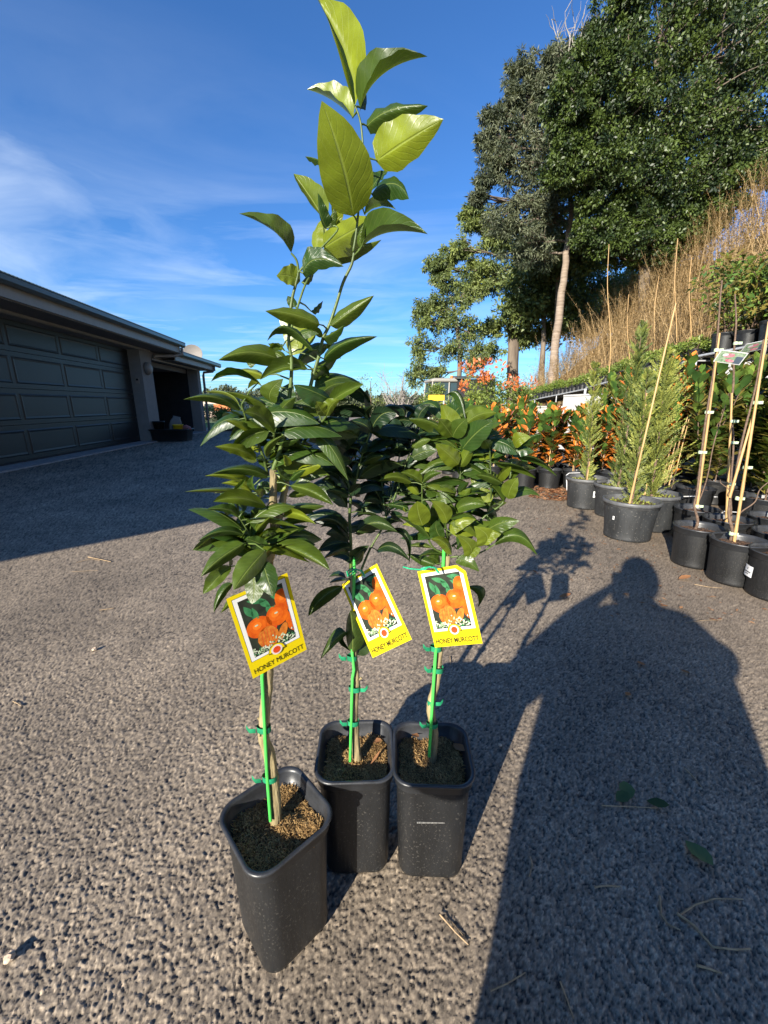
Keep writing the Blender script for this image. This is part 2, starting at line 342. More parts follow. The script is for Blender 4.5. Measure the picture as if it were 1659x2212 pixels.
mb.box((-.35,12.1,2.25),(-.002,15.8,2.44)); mb.box((-.35,15.8,0),(0,16.12,2.44)); mb.box((-9.5,16.0,0),(-.35,16.12,2.43)); mb.box((-9.5,1.0,0),(-.35,1.15,2.44))
mb.build('wall',M['render'],H)
# unseen tall block added beyond the picture's edge to throw the long yard shadow
mb=MB(); mb.box((-7,-1.05,0),(-.4,.99,4.45)); mb.build('shadow_wing',M['render'],H)
mb=MB(); pv=[H.matrix_world]
P1,P2,P3=Vector((-5.87,-2.89,0)),Vector((-4.58,-1.62,0)),Vector((-4.28,1.25,0)); P4=Vector((-11,1.25,0)); P5=Vector((-11,-2.89,0))
Hm=Matrix.Translation((-5.33,0,0))@Matrix.Rotation(math.atan(.1),4,'Z'); Hi=Hm.inverted()
vs=[Hi@(p+Vector((0,0,z))) for z in (2.33,2.40) for p in (P1,P2,P3,P4,P5)]
mb.add(vs,[(4,3,2,1,0),(5,6,7,8,9)]+[(i,(i+1)%5,5+(i+1)%5,5+i) for i in range(5)])
mb.build('shadow_canopy',M['fascia'],H)  # unseen slab added for its shadow, outline worked back from the shadow edge
# sectional door
def sec_door(y0,y1,x,name):
    mb=MB(); secs=[.05,.655,1.27,1.885,2.40]
    npan=round((y1-y0)/1.37); pit=(y1-y0-.06)/npan
    for i in range(4):
        z0,z1=secs[i]+.005,secs[i+1]-.005
        mb.box((x-.05,y0,z0),(x,y1,z1))
        for k in range(npan):
            a=y0+.05+k*pit+.06; b=a+pit-.16; c=z0+.12; d=z1-.12
            # raised bevelled frame with a sunken face
            o=[(x+.001,a-.045,c-.04),(x+.001,b+.045,c-.04),(x+.001,b+.045,d+.04),(x+.001,a-.045,d+.04)]
            mid=[(x+.010,a-.02,c-.02),(x+.010,b+.02,c-.02),(x+.010,b+.02,d+.02),(x+.010,a-.02,d+.02)]
            inn=[(x+.004,a+.01,c+.01),(x+.004,b-.01,c+.01),(x+.004,b-.01,d-.01),(x+.004,a+.01,d-.01)]
            fs=[]
            for q in range(4):
                w=(q+1)%4; fs+=[(q,w,4+w,4+q),(4+q,4+w,8+w,8+q)]
            mb.add(o+mid+inn,fs+[(8,9,10,11)])
    return mb.build(name,M['door'],H)
dr=sec_door(5.99,11.44,-.30,'garage_door')
mb=MB(); mb.box((-.33,5.99,.0),(-.29,11.44,.05)); mb.build('rubber_seal',M['dark'],dr)
# open second garage: room lined near black, its inner shade put into the colour
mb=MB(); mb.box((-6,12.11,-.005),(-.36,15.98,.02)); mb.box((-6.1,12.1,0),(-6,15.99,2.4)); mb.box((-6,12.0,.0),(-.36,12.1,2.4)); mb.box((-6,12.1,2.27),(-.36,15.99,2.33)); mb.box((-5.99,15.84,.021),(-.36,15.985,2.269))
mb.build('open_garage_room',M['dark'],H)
mb=MB(); mb.box((-5.9,12.5,2.13),(-.45,15.5,2.19)); mb.box((-.5,12.12,2.1),(-.38,15.78,2.24)); mb.build('raised_door',M['soffit'],H)
# slab edge
mb=MB(); mb.box((-.6,5.9,-.02),(.16,12.0,.022)); mb.box((-.6,12.0,-.02),(.1,16.1,.018)); mb.build('threshold_slab',M['concrete'],H)
# soffits, fascias, roofs (corrugated), gutters
def corr_roof(x0,z0,x1,z1,y0,y1,name):
    mb=MB(); n=int((y1-y0)/.038); vs=[];fs=[]
    for i in range(n+1):
        y=y0+(y1-y0)*i/n; h=.009*math.cos(i*math.pi)  # ridge and valley every 38 mm
        vs+=[(x0,y,z0+h),(x1,y,z1+h),(x0,y,z0+h-.03),(x1,y,z1+h-.03)]
    for i in range(n):
        a=i*4;b=a+4; fs+=[(a,b,b+1,a+1),(a+2,a+3,b+3,b+2),(a,a+2,b+2,b)]
    fs+=[(0,1,3,2),(n*4,n*4+2,n*4+3,n*4+1)]
    mb.add(vs,fs); return mb.build(name,M['roof'],H)
corr_roof(.68,2.775,-4.6,4.55,.7,12.95,'roof'); corr_roof(-9.9,2.775,-4.6,4.55,.7,12.95,'roof')
corr_roof(.50,2.56,-4.6,4.25,12.97,17.2,'roof'); corr_roof(-9.9,2.56,-4.6,4.25,12.97,17.2,'roof')
def gutter(x,y0,y1,z):
    mb=MB(); pr=[(0,0),(.0,-.11),(.03,-.125),(.08,-.125),(.115,-.08),(.115,-.01),(.125,-.003),(.125,.004),(.11,.004)]
    vs=[];
    for y in (y0,y1): vs+=[(x+a,y,z+b) for a,b in pr]
    k=len(pr); fs=[(i,i+1,k+i+1,k+i) for i in range(k-1)]+[tuple(range(k)),tuple(reversed(range(k,2*k)))]
    mb.add(vs,fs); return mb.build('gutter',M['gutter'],H)
gutter(.585,.75,12.9,2.755); gutter(.41,12.9,17.15,2.54)
mb=MB(); mb.box((.545,.8,2.47),(.583,12.75,2.745)); mb.box((-.3,12.70,2.46),(.544,12.745,2.74)); mb.build('fascia',M['fascia'],H)
mb=MB(); mb.box((.375,12.78,2.27),(.408,16.55,2.53)); mb.build('fascia',M['fascia'],H)
mb=MB(); mb.box((.0,.8,2.452),(.544,12.70,2.468)); mb.box((-.35,12.2,2.452),(0,12.72,2.47)); mb.box((0.001,12.74,2.255),(.374,16.5,2.27)); mb.box((-2,16.13,2.25),(.373,16.52,2.268)); mb.build('soffit',M['soffit'],H)
mb=MB(); mb.box((.0,1.1,2.41),(.03,12.05,2.451)); mb.box((.0,12.12,2.215),(.03,16.05,2.254)); mb.build('trim',M['fascia'],H)
mb=MB(); mb.tube([(.62,12.78,2.62),(.62,12.78,2.45),(.45,12.65,2.38),(.06,12.2,2.34),(.05,12.18,2.25)],.045,10)
mb.build('downpipe',M['fascia'],H)
mb=MB(); mb.tube([(.44,16.45,2.42),(.44,16.45,2.3),(.38,16.4,2.22),(.12,16.2,2.17),(.10,16.17,2.05),(.10,16.17,.02)],.045,10)
mb.build('downpipe',M['soffit'],H)
mb=MB(); mb.box((-.34,5.72,.001),(.012,5.96,2.40)); mb.build('door_trim',M['soffit'],H)
# gable infill so the roofs are solid
for y in (.75,12.9,): mb=MB(); mb.add([(.5,y,2.48),(-9.7,y,2.48),(-9.7,y,2.75),(-4.6,y,4.5),(.5,y,2.76),(.5,y+.02,2.48),(-9.7,y+.02,2.48),(-9.7,y+.02,2.75),(-4.6,y+.02,4.5),(.5,y+.02,2.76)],[(0,1,2,3,4),(9,8,7,6,5),(0,5,6,1),(4,3,8,9)]); mb.build('gable',M['fascia'],H)
y=16.9; mb=MB(); mb.add([(.35,y,2.28),(-9.7,y,2.28),(-9.7,y,2.52),(-4.6,y,4.2),(.35,y,2.52),(.35,y+.02,2.28),(-9.7,y+.02,2.28),(-9.7,y+.02,2.52),(-4.6,y+.02,4.2),(.35,y+.02,2.52)],[(0,1,2,3,4),(9,8,7,6,5),(0,5,6,1),(4,3,8,9)])
mb.build('gable',M['fascia'],H)
def HP(x,y,z): return Hm@Vector((x,y,z))
RZ=math.atan(.1)
# bulkhead lamp on the pier, keypad on the reveal, dish on the roof
e=empty('wall_lamp',HP(0,11.72,1.95),RZ); tag(e,'round white bulkhead lamp on the grey pier between the two garages','lamp')
mb=MB(); Mx=Matrix.Rotation(R(90),4,'Y')
def lathex(mb,prof,n=28,sy=1.0,sz=1.0,m=0):
    vs=[];fs=[]
    for (r,x) in prof:
        for k in range(n):
            a=2*math.pi*k/n; vs.append((x,r*sy*math.cos(a),r*sz*math.sin(a)))
    for i in range(len(prof)-1):
        for k in range(n): k2=(k+1)%n; fs.append((i*n+k,i*n+k2,(i+1)*n+k2,(i+1)*n+k))
    mb.add(vs,fs,m,True)
lathex(mb,[(.0001,.001),(.16,.001),(.165,.03),(.16,.07),(.14,.085)]); mb.build('lamp_base',M['soffit'],e)
mb=MB(); lathex(mb,[(.138,.084),(.13,.11),(.10,.135),(.05,.147),(.0001,.15)]); mb.build('diffuser',M['fascia'],e)
e=empty('door_keypad',HP(-.14,11.449,1.62),RZ); tag(e,'small grey keypad fixed on the reveal beside the garage door','keypad')
mb=MB(); mb.box((-.045,-.03,-.07),(.045,0,.07)); mb.build('keypad_body',M['fascia'],e)
mb=MB(); mb.box((-.03,-.034,0),(.03,-.031,.05)); mb.build('keypad_cover',M['dark'],e)
e=empty('satellite_dish',AT(418.5,766,15.6)-Vector((0,0,.25)),0); tag(e,'round pale satellite dish mounted on the roof of the second garage','satellite dish')
mb=MB(); n=28; vs=[(0,0,0)]; fs=[]
for j in range(1,5):
    for k in range(n):
        a=2*math.pi*k/n; r=j/4; vs.append((.36*r*math.cos(a),-.10*r*r,.30*r*math.sin(a)+.28))
vs[0]=(0,0,.28)
for k in range(n): fs.append((0,1+k,1+(k+1)%n))
for j in range(3):
    for k in range(n): fs.append((1+j*n+k,1+(j+1)*n+k,1+(j+1)*n+(k+1)%n,1+j*n+(k+1)%n))
nv=len(vs); vs2=[(x,y+.012,z) for x,y,z in vs]; mb.add(vs,fs,0,True); mb.add(vs2,[tuple(reversed(f)) for f in fs],0,True)
mb.build('dish',M['render'],e)
mb=MB(); mb.tube([(0,.02,.28),(-.1,.12,.1),(-.25,.12,-.05),(-.25,.12,-.4)],.02,8); mb.tube([(0,0,.05),(-.02,-.3,.2)],.012,6); mb.box((-.05,-.36,.17),(.02,-.28,.24)); mb.build('mount',M['dark'],e)
# black tub with things in it, in front of the second garage
tc_=GZ(376,953); tub=empty('storage_tub',(tc_.x-.1,tc_.y+.15,0),RZ); tag(tub,'low black plastic tub on the asphalt in front of the open garage','tub')
mb=MB()
def rrect(hx,hy,r,n=6):
    out=[]
    for cx_,cy_,a0 in ((hx-r,hy-r,0),(-hx+r,hy-r,90),(-hx+r,-hy+r,180),(hx-r,-hy+r,270)):
        for i in range(n+1):
            a=R(a0+90*i/n); out.append((cx_+r*math.cos(a),cy_+r*math.sin(a)))
    return out
def rr_loft(mb,secs,m=0,n=6,capb=True,sm=True):
    """secs: (hx,hy,r,z)"""
    vs=[];k=None
    for hx,hy,r,z in secs:
        p=rrect(hx,hy,r,n); k=len(p); vs+=[(x,y,z) for x,y in p]
    fs=[]
    for i in range(len(secs)-1):
        for j in range(k): j2=(j+1)%k; fs.append((i*k+j,i*k+j2,(i+1)*k+j2,(i+1)*k+j))
    b=len(mb.v); mb.add(vs,fs,m,sm)
    if capb: mb.add(vs[:k],[tuple(reversed(range(k)))],m)
rr_loft(mb,[(.46,.30,.12,.0),(.50,.34,.14,.30),(.53,.37,.15,.31),(.53,.37,.15,.34),(.49,.33,.13,.34),(.45,.29,.12,.05)]); mb.add([(x,y,.06) for x,y in rrect(.45,.29,.12)],[tuple(range(28))]); mb.build('tub_body',M['pot'],tub)
M['yellow']=pmat('yellow_plastic',(.80,.52,.02),.4,.06,10)
e=empty('bucket',Vector((tc_.x+.16,tc_.y+.0,.28)),RZ); tag(e,'small bright yellow bucket sitting in the black tub','bucket')
mb=MB(); mb.lathe([(.0001,0),(.11,0),(.135,.16),(.145,.16),(.145,.18),(.13,.18),(.105,.02),(.0001,.02)],24); mb.build('bucket_body',M['yellow'],e)
e=empty('feed_bag',Vector((tc_.x-.05,tc_.y+.2,.25)),RZ); tag(e,'pale crumpled bag leaning upright in the black tub','bag')
mb=MB(); rr_loft(mb,[(.14,.08,.05,0),(.16,.10,.06,.15),(.14,.08,.05,.3),(.09,.04,.02,.40),(.10,.015,.01,.44)]); o=mb.build('bag_body',M['soffit'],e); o.rotation_euler=(0,R(14),R(10))
e=empty('watering_jug',Vector((tc_.x+.34,tc_.y+.12,.30)),RZ); tag(e,'small dull red jug lying beside the yellow bucket in the tub','jug')
M['red']=pmat('dull_red_plastic',(.30,.10,.09),.5,.2,12)
mb=MB(); mb.tube([(-.1,0,.05),(0,0,.08),(.08,0,.05),(.12,0,.02)],[.06,.075,.05,.02],12); mb.build('jug_body',M['red'],e)
e=empty('flower_pot',Vector((tc_.x-.42,tc_.y+.1,.30)),RZ); tag(e,'dark plastic pot standing at the left end of the black tub','pot')
mb=MB(); mb.lathe([(.0001,0),(.12,0),(.15,.22),(.16,.22),(.16,.25),(.14,.25),(.11,.03)],24); mb.build('pot_body',M['pot'],e)

# ------------------------------------------------------------------ stepped retaining wall
M['wallwhite']=pmat('white_blockwork',(.66,.65,.62),.85,.08,5,.25,120)
def wall_seg(pts,tops,label):
    e=empty('retaining_wall',(0,0,0)); tag(e,label,'wall')
    return e
e=empty('retaining_wall',(4.0,4.0,0)); tag(e,'white rendered retaining wall stepping up towards the right behind the plants','wall')
mb=MB()
for (y0,y1,h) in ((9.35,15,.93),(5.1,9.35,1.17),(-3,5.1,1.42)):
    mb.box((0,y0-4,-.1),(.28,y1-4,h))
mb.build('wall_body',M['wallwhite'],e)
mb=MB()
for (y0,y1,h) in ((9.36,15,.93),(5.12,9.34,1.17),(-3,5.09,1.42)):
    mb.box((-.012,y0-4,h+.002),(.292,y1-4,h+.035))
mb.build('coping',M['wallwhite'],e)

# ================================================================== THE THREE POTTED CITRUS TREES
def C1(x,y): return (493.8+x*.29764, y*.29764)
def C2(x,y): return (384.05+x*.26456, 493.8+y*.26456)
def C3(x,y): return (384.05+x*.23149, 877.8+y*.23149)
def C4(x,y): return (658.4+x*.33070, 823.0+y*.33070)
def C5(x,y): return (466.3+x*.38030, 1179.6+y*.38030)
def C6(x,y): return (438.9+x*.38030, 1426.5+y*.38030)
PERPX=Vector((1,0,0)); UPV=Vector((0,math.sin(PITCH),math.cos(PITCH))); FWD=Vector((0,math.cos(PITCH),-math.sin(PITCH)))
class Leaves:
    def __init__(s): s.V=[];s.F=[];s.t=[];s.u=[];s.v=[]
    def add(s,B,Mi,T,wl,wr,sl,sr,tone,ripple=None,nv=12,nu=3):
        """B,Mi,T: base, middle and tip of the midrib; wl/wr: lateral half-width vectors; """
        ripple=random.uniform(.0008,.0022) if ripple is None else ripple; ph=random.uniform(0,6)
        c=(Mi*4-B-T)/2; b0=len(s.V)//1
        fade=random.uniform(.62,.86)
        for i in range(nv+1):
            t=i/nv; p=B*(1-t)**2+c*2*t*(1-t)+T*t*t
            w=1.10*math.sin(math.pi*min(1,t**fade))**.70 if 0<t<1 else 0.0
            w*= 1-.25*max(0,(t-.75)/.25)**1.5
            for j in range(-nu,nu+1):
                u=j/nu; a=abs(u)
                lat=(wl if u<0 else wr)*(w*a); bend=(sl if u<0 else sr)*(w*(a**1.7))
                rip=FWD*(ripple*math.sin(t*21+ph+(3 if u<0 else 0))*a*w)
                s.V.append(p+lat+bend+rip); s.t.append(tone); s.u.append(u); s.v.append(t)
        k=2*nu+1
        for i in range(nv):
            for j in range(k-1):
                q=b0+i*k+j; s.F.append((q,q+1,q+k+1,q+k))
    def build(s,name,mat,parent):
        me=npmesh(name,[tuple(v) for v in s.V],s.F,{'tone':s.t,'lu':s.u,'lv':s.v},smooth=True)
        return mkobj(name,me,mat,parent)
def nearest(stems,p):
    best=None;bd=9
    for pts,_ in stems:
        for a,b in zip(pts[:-1],pts[1:]):
            ab=b-a; t=max(0,min(1,(p-a).dot(ab)/max(1e-9,ab.dot(ab)))); q=a+ab*t; d=(q-p).length
            if d<bd: bd=d;best=q
    return best,bd
def citrus_leaves(conv,lst,Y0,stems,lv,pet,rnd):
    for it in lst:
        (bx,by),(mx_,my),(tx,ty),wl,wr,tone=it[:6]
        db=it[6] if len(it)>6 else None; dt=it[7] if len(it)>7 else None
        sc=conv(1,0)[0]-conv(0,0)[0]
        b=conv(bx,by); m=conv(mx_,my); t=conv(tx,ty)
        B0=AT(*b,Y0); q,_=nearest(stems,B0)
        if db is None: db=(q.y-Y0)+rnd.uniform(-.012,.012)
        if dt is None: dt=db+rnd.choice((-1,1))*rnd.uniform(.01,.055)
        B=AT(*b,Y0+db); T=AT(*t,Y0+dt); Mi=AT(*m,Y0+(db+dt)/2+(dt-db)*.1)
        depth=(Mi-Vector((0,0,CAM_H))).dot(FWD); px=depth/F*sc       # metres per crop pixel at that depth
        d=Vector((t[0]-b[0],t[1]-b[1])); d.normalize(); pl=(d.y,-d.x)    # left-hand side in the picture, y down
        PL=PERPX*pl[0]+UPV*(-pl[1])
        Ln=(T-B).length; hw=.25*Ln
        sg=rnd.choice((1,1,1,-1))
        kk=.97 if conv is C1 else 1.0; a=wl*px*kk; c=wr*px*kk
        def dep(w): return math.sqrt(max(0,hw*hw-w*w))*.85 if abs(w)<hw else 0
        da=dep(a); dc=dep(c)
        lv.add(B,Mi,T,PL*a+FWD*(da*sg*.6),PL*(-c)+FWD*(dc*sg*.6),FWD*(da*sg*.4),FWD*(dc*sg*.4),max(0,min(1,tone+rnd.uniform(-.06,.06))))
        q,dd=nearest(stems,B)
        if .001<dd<.06:
            mid=(q+B)/2+Vector((0,0,.1*dd)); pet.tube([q,mid,B+(Mi-B)*.04],[.0013,.0011,.0008],5,cap=False)
def citrus_tree(Y0,stems,woody,groups,label,group,potc,rot,hx,stake,ties,H_=.272,mat='citrus',seed=1,fill=0,potname=''):
    rnd=random.Random(seed)
    root=empty('potted_citrus_tree',(potc[0],potc[1],0),0); tag(root,label,'citrus tree',group)
    inv=Vector((potc[0],potc[1],0))
    def loc(o): o.location=-inv; return o
    # square nursery pot: tapered body, rolled rim, inner wall
    mb=MB(); r=.036; hb=hx*.855
    secs=[(hb-.008,hb-.008,r*.8,.0),(hb,hb,r*.85,.006),(hb+(hx-hb)*.08,hb+(hx-hb)*.08,r*.85,.014),(hb+(hx-hb)*.10,hb+(hx-hb)*.10,r*.9,.018)]
    for i in range(1,9):
        f=.1+.86*i/8*.93; secs.append((hb+(hx-hb)*f-.004*i/8,hb+(hx-hb)*f-.004*i/8,r,.018+(H_-.045)*i/8))
    secs+= [(hx-.005,hx-.005,r,H_-.026)]
    rr_loft(mb,secs,0,8)
    pot=mb.build('pot',[M['pot']],root); pot.rotation_euler=(0,0,rot)
    mb=MB()
    rr_loft(mb,[(hx-.005,hx-.005,r,H_-.027),(hx-.001,hx-.001,r,H_-.025),(hx-.002,hx-.002,r,H_-.007),(hx+.003,hx+.003,r+.003,H_-.006),(hx+.004,hx+.004,r+.003,H_-.002),(hx+.001,hx+.001,r+.002,H_),(hx-.003,hx-.003,r,H_-.001),(hx-.005,hx-.005,r,H_-.006),(hx-.007,hx-.007,r,H_-.03),(hx-.010,hx-.010,r,H_-.032),(hx-.012,hx-.012,r,H_-.075)],0,8,capb=False)
    rim=mb.build('rim',[M['potrim']],pot)
    # potting mix: lumpy surface and fibres
    n=46; hs=hx-.0125; zs=H_-.036; V=[];Fq=[]
    for i in range(n+1):
        for j in range(n+1):
            x=(i/n*2-1)*hs; y=(j/n*2-1)*hs
            # squash the square grid into the rounded square
            ex=abs(x)-(hs-r); ey=abs(y)-(hs-r)
            if ex>0 and ey>0:
                d=math.hypot(ex,ey)
                k=max(ex,ey)/d; x=math.copysign(hs-r+ex*k,x); y=math.copysign(hs-r+ey*k,y)
            V.append((x,y,zs+.006*math.sin(x*70+seed)*math.cos(y*60)+rnd.uniform(-.003,.003)-.006*(max(abs(x),abs(y))/hs)**4)); 
    for i in range(n):
        for j in range(n): a=i*(n+1)+j; Fq.append((a,a+n+1,a+n+2,a+1))
    soil=mkobj('potting_mix',npmesh('potting_mix',V,Fq),M['soil'],root); soil.rotation_euler=(0,0,rot)
    V=[];Fq=[];tn=[]
    for k in range(5200):
        x=rnd.uniform(-hs*.97,hs*.97); y=rnd.uniform(-hs*.97,hs*.97)
        ex=abs(x)-(hs-r); ey=abs(y)-(hs-r)
        if ex>0 and ey>0 and math.hypot(ex,ey)>r: continue
        z=zs+.006*math.sin(x*70+seed)*math.cos(y*60)
        a=rnd.uniform(0,6.28); le=rnd.uniform(.004,.012); w=rnd.uniform(.0003,.0008); lift=rnd.uniform(-.002,.006)
        cu=rnd.uniform(-1.6,1.6); px_,py_=x,y; t_=rnd.random()**1.5; b=len(V)
        for s_ in range(4):
            aa=a+cu*s_; nx_,ny_=-math.sin(aa),math.cos(aa)
            zz=z+lift*s_/3+.002*math.sin(s_)
            V+= [(px_+nx_*w,py_+ny_*w,zz),(px_-nx_*w,py_-ny_*w,zz+.0004)]; tn+=[t_,t_]
            px_+=math.cos(aa)*le/3; py_+=math.sin(aa)*le/3
        for s_ in range(3): q=b+2*s_; Fq.append((q,q+1,q+3,q+2))
    fib=mkobj('fibres',npmesh('fibres',V,Fq,{'tone':tn}),M['coir'],soil); tag(fib,kind='stuff')
    # trunk and branches
    S3=[]
    for (pts,rad) in woody+stems: S3.append((pts,rad))
    def smooth_path(pts,k=4):
        out=[]
        for i in range(len(pts)-1):
            p0=pts[max(i-1,0)];p1=pts[i];p2=pts[i+1];p3=pts[min(i+2,len(pts)-1)]
            for s_ in range(k):
                t=s_/k; out.append(.5*((2*p1)+(p2-p0)*t+(2*p0-5*p1+4*p2-p3)*t*t+(3*p1-p0-3*p2+p3)*t**3))
        return out+[pts[-1]]
    def st(lst,name,mat,jit):
        mb=MB()
        for pts,rad in lst:
            sp=smooth_path(pts); n=len(sp); rr=[rad[0]+(rad[1]-rad[0])*i/(n-1) for i in range(n)]
            rr=[q*(1.18 if jit>.05 else .80)*(1+rnd.uniform(-jit,jit)) for q in rr]
            mb.tube(sp,rr,9,jit=jit*.4)
            if jit>.05:
                for q in sp[3:-2:3]:   # pruned nubs on the old wood
                    if rnd.random()<.35:
                        a=rnd.uniform(0,6.28); d=Vector((math.cos(a),math.sin(a),.8)).normalized(); mb.tube([q,q+d*rad[0]*1.7],[rad[0]*.45,rad[0]*.25],6)
        return loc(mb.build(name,mat,root))
    st(woody,'trunk',M['bark'],.07); brs=st(stems,'branches',M['stem'],.03)
    lv=Leaves(); pet=MB()
    for conv,lst in groups: citrus_leaves(conv,lst,Y0,S3,lv,pet,rnd)
    # smaller leaves filling in along the branches behind the outer ones
    for k in range(fill):
        pts,_=rnd.choice(stems); i=rnd.randrange(len(pts)-1); t=rnd.random(); q=pts[i].lerp(pts[i+1],t)
        if q.z>1.08 or q.z<.76: continue
        a=rnd.uniform(0,6.28); up=rnd.uniform(-.15,.6); d=Vector((math.cos(a),math.sin(a)*(.9 if math.sin(a)>0 else .25)+.22,up)).normalized()
        ln=rnd.uniform(.05,.092)*(1 if q.z<1.02 else .5); B=q+d*.008; T=B+d*ln+Vector((0,0,-rnd.uniform(.008,.03))); Mi=(B+T)/2+Vector((0,0,rnd.uniform(.006,.016)))
        side=d.cross(Vector((0,0,1))).normalized(); nn=side.cross(d).normalized(); side=(side*math.cos(1.)+nn*math.sin(rnd.uniform(-.9,.9))).normalized(); nn=d.cross(side)
        w=ln*rnd.uniform(.17,.23); lv.add(B,Mi,T,side*w*.9,side*-w*.9,nn*w*.4,nn*w*.4,(rnd.uniform(.45,.85) if (rnd.random()<.22 and mat=='citrus') else rnd.uniform(.0,.5)**1.3),nv=8,nu=2)
        pet.tube([q,B],[.001,.0008],4,cap=False)
    loc(lv.build('foliage',M[mat],root)); 
    if pet.v:
        bm=bmesh.new(); bm.from_mesh(brs.data); tmp=pet.mesh('stalks'); bm.from_mesh(tmp); bm.to_mesh(brs.data); bm.free(); bpy.data.meshes.remove(tmp)
    mb=MB(); mb.tube(stake[0],[stake[1]]*len(stake[0]),10); loc(mb.build('stake',M['stake'],root))
    for (p,r1,tail) in ties:
        mb=MB(); ring=[]; 
        for i in range(15):
            a=2*math.pi*i/14; ring.append((p[0]+r1*math.cos(a),p[1]+r1*.7*math.sin(a),p[2]+.0008*math.sin(a*2)))
        vs=[];hh=.0055
        for q in ring: vs+=[(q[0],q[1],q[2]-hh),(q[0],q[1],q[2]+hh)]
        mb.add(vs,[(2*i,2*i+2,2*i+3,2*i+1) for i in range(14)],0,True)
        # two short crossed ends of tape
        for s_ in (1,):
            a=Vector(p)+Vector((tail*r1,-r1*.5,0)); b=a+Vector((tail*.009,-.005,s_*.004)); c=a+Vector((tail*.015,-.002,s_*.010))
            o=Vector((0,0,.0045)); mb.add([a-o,a+o,b-o,b+o,c-o,c+o],[(0,2,3,1),(2,4,5,3)],0,True)
        loc(mb.build('tie',M['tie'],root))
    return root
def stem(conv,pts,Y,ds,r0,r1):
    n=len(pts); return ([AT(*conv(*p),Y+(ds[0]+(ds[1]-ds[0])*i/(n-1))) for i,p in enumerate(pts)],(r0,r1))
GROUP='three young citrus trees in tall black square pots'
# ---- tree 1 (front left, tallest)
Y1=.585
def cm(*a): # convert a mixed list [(conv,x,y),...] to points
    return a
def stemx(items,Y,d0,d1,r0,r1):
    n=len(items); return ([AT(*c(x,y),Y+d0+(d1-d0)*i/(n-1)) for i,(c,x,y) in enumerate(items)],(r0,r1))
w1=[stemx([(C6,412,945),(C6,410,800),(C6,400,690),(C6,376,540),(C6,346,450),(C6,346,390),(C6,352,270),(C6,362,180),(C6,370,80),(C3,845,1560),(C3,850,1430),(C3,885,1300),(C3,905,1170)],Y1,.0,.005,.0095,.0062),
    stemx([(C3,905,1170),(C3,897,1050),(C3,890,850),(C3,893,700),(C3,890,590)],Y1,.005,-.01,.0055,.004),
    stemx([(C3,905,1170),(C3,940,1060),(C3,965,950),(C3,990,820),(C3,1015,700)],Y1,.005,.02,.005,.004)]
s1=[stemx([(C3,1015,700),(C3,1060,610),(C3,1100,500),(C3,1130,400),(C2,985,1700),(C2,1010,1550),(C2,1060,1380),(C2,1105,1200),(C2,1150,1050),(C2,1185,900),(C2,1240,780),(C2,1300,600),(C2,1350,440),(C2,1420,290),(C2,1440,180),(C1,905,1820),(C1,925,1700),(C1,950,1450),(C1,975,1150),(C1,960,900),(C1,920,775)],Y1,.02,-.01,.0042,.0013),
    stemx([(C3,890,590),(C2,850,1760),(C2,880,1560),(C2,915,1350),(C2,930,1090),(C2,905,900),(C2,930,600),(C2,965,450),(C2,985,360),(C2,970,260),(C2,925,200)],Y1,-.01,-.03,.004,.0014),
    stemx([(C2,985,360),(C2,1060,270),(C2,1150,180),(C2,1300,20),(C1,775,1640)],Y1,-.03,-.02,.0018,.0012),
    stemx([(C2,905,900),(C2,960,700),(C2,1040,460),(C2,1110,350),(C2,1200,200)],Y1,-.01,.03,.0022,.0014),
    stemx([(C3,840,640),(C3,800,480),(C3,730,300),(C3,640,120),(C2,560,1560),(C2,520,1440)],Y1,0,-.04,.0028,.0015),
    stemx([(C3,1130,400),(C3,1200,300),(C3,1290,200),(C3,1380,100),(C2,1240,1430)],Y1,.01,-.03,.0028,.0015),
    stemx([(C3,970,420),(C3,1020,250),(C3,1060,120),(C2,960,1560)],Y1,.01,.03,.0022,.0015),
    stemx([(C3,905,420),(C3,900,300),(C3,905,230)],Y1,-.01,-.04,.002,.0013),
    stemx([(C3,870,1330),(C3,760,1290),(C3,690,1290),(C3,640,1280)],Y1,0,-.05,.0025,.0014),
    stemx([(C3,690,1290),(C3,660,1180),(C3,600,1080),(C3,575,1035)],Y1,-.03,-.05,.0016,.0011),
    stemx([(C3,860,1380),(C3,790,1380),(C3,760,1420),(C3,700,1500)],Y1,0,-.06,.0025,.0014),
    stemx([(C2,1440,220),(C1,960,1800),(C1,985,1740)],Y1,-.01,-.03,.0014,.001)]
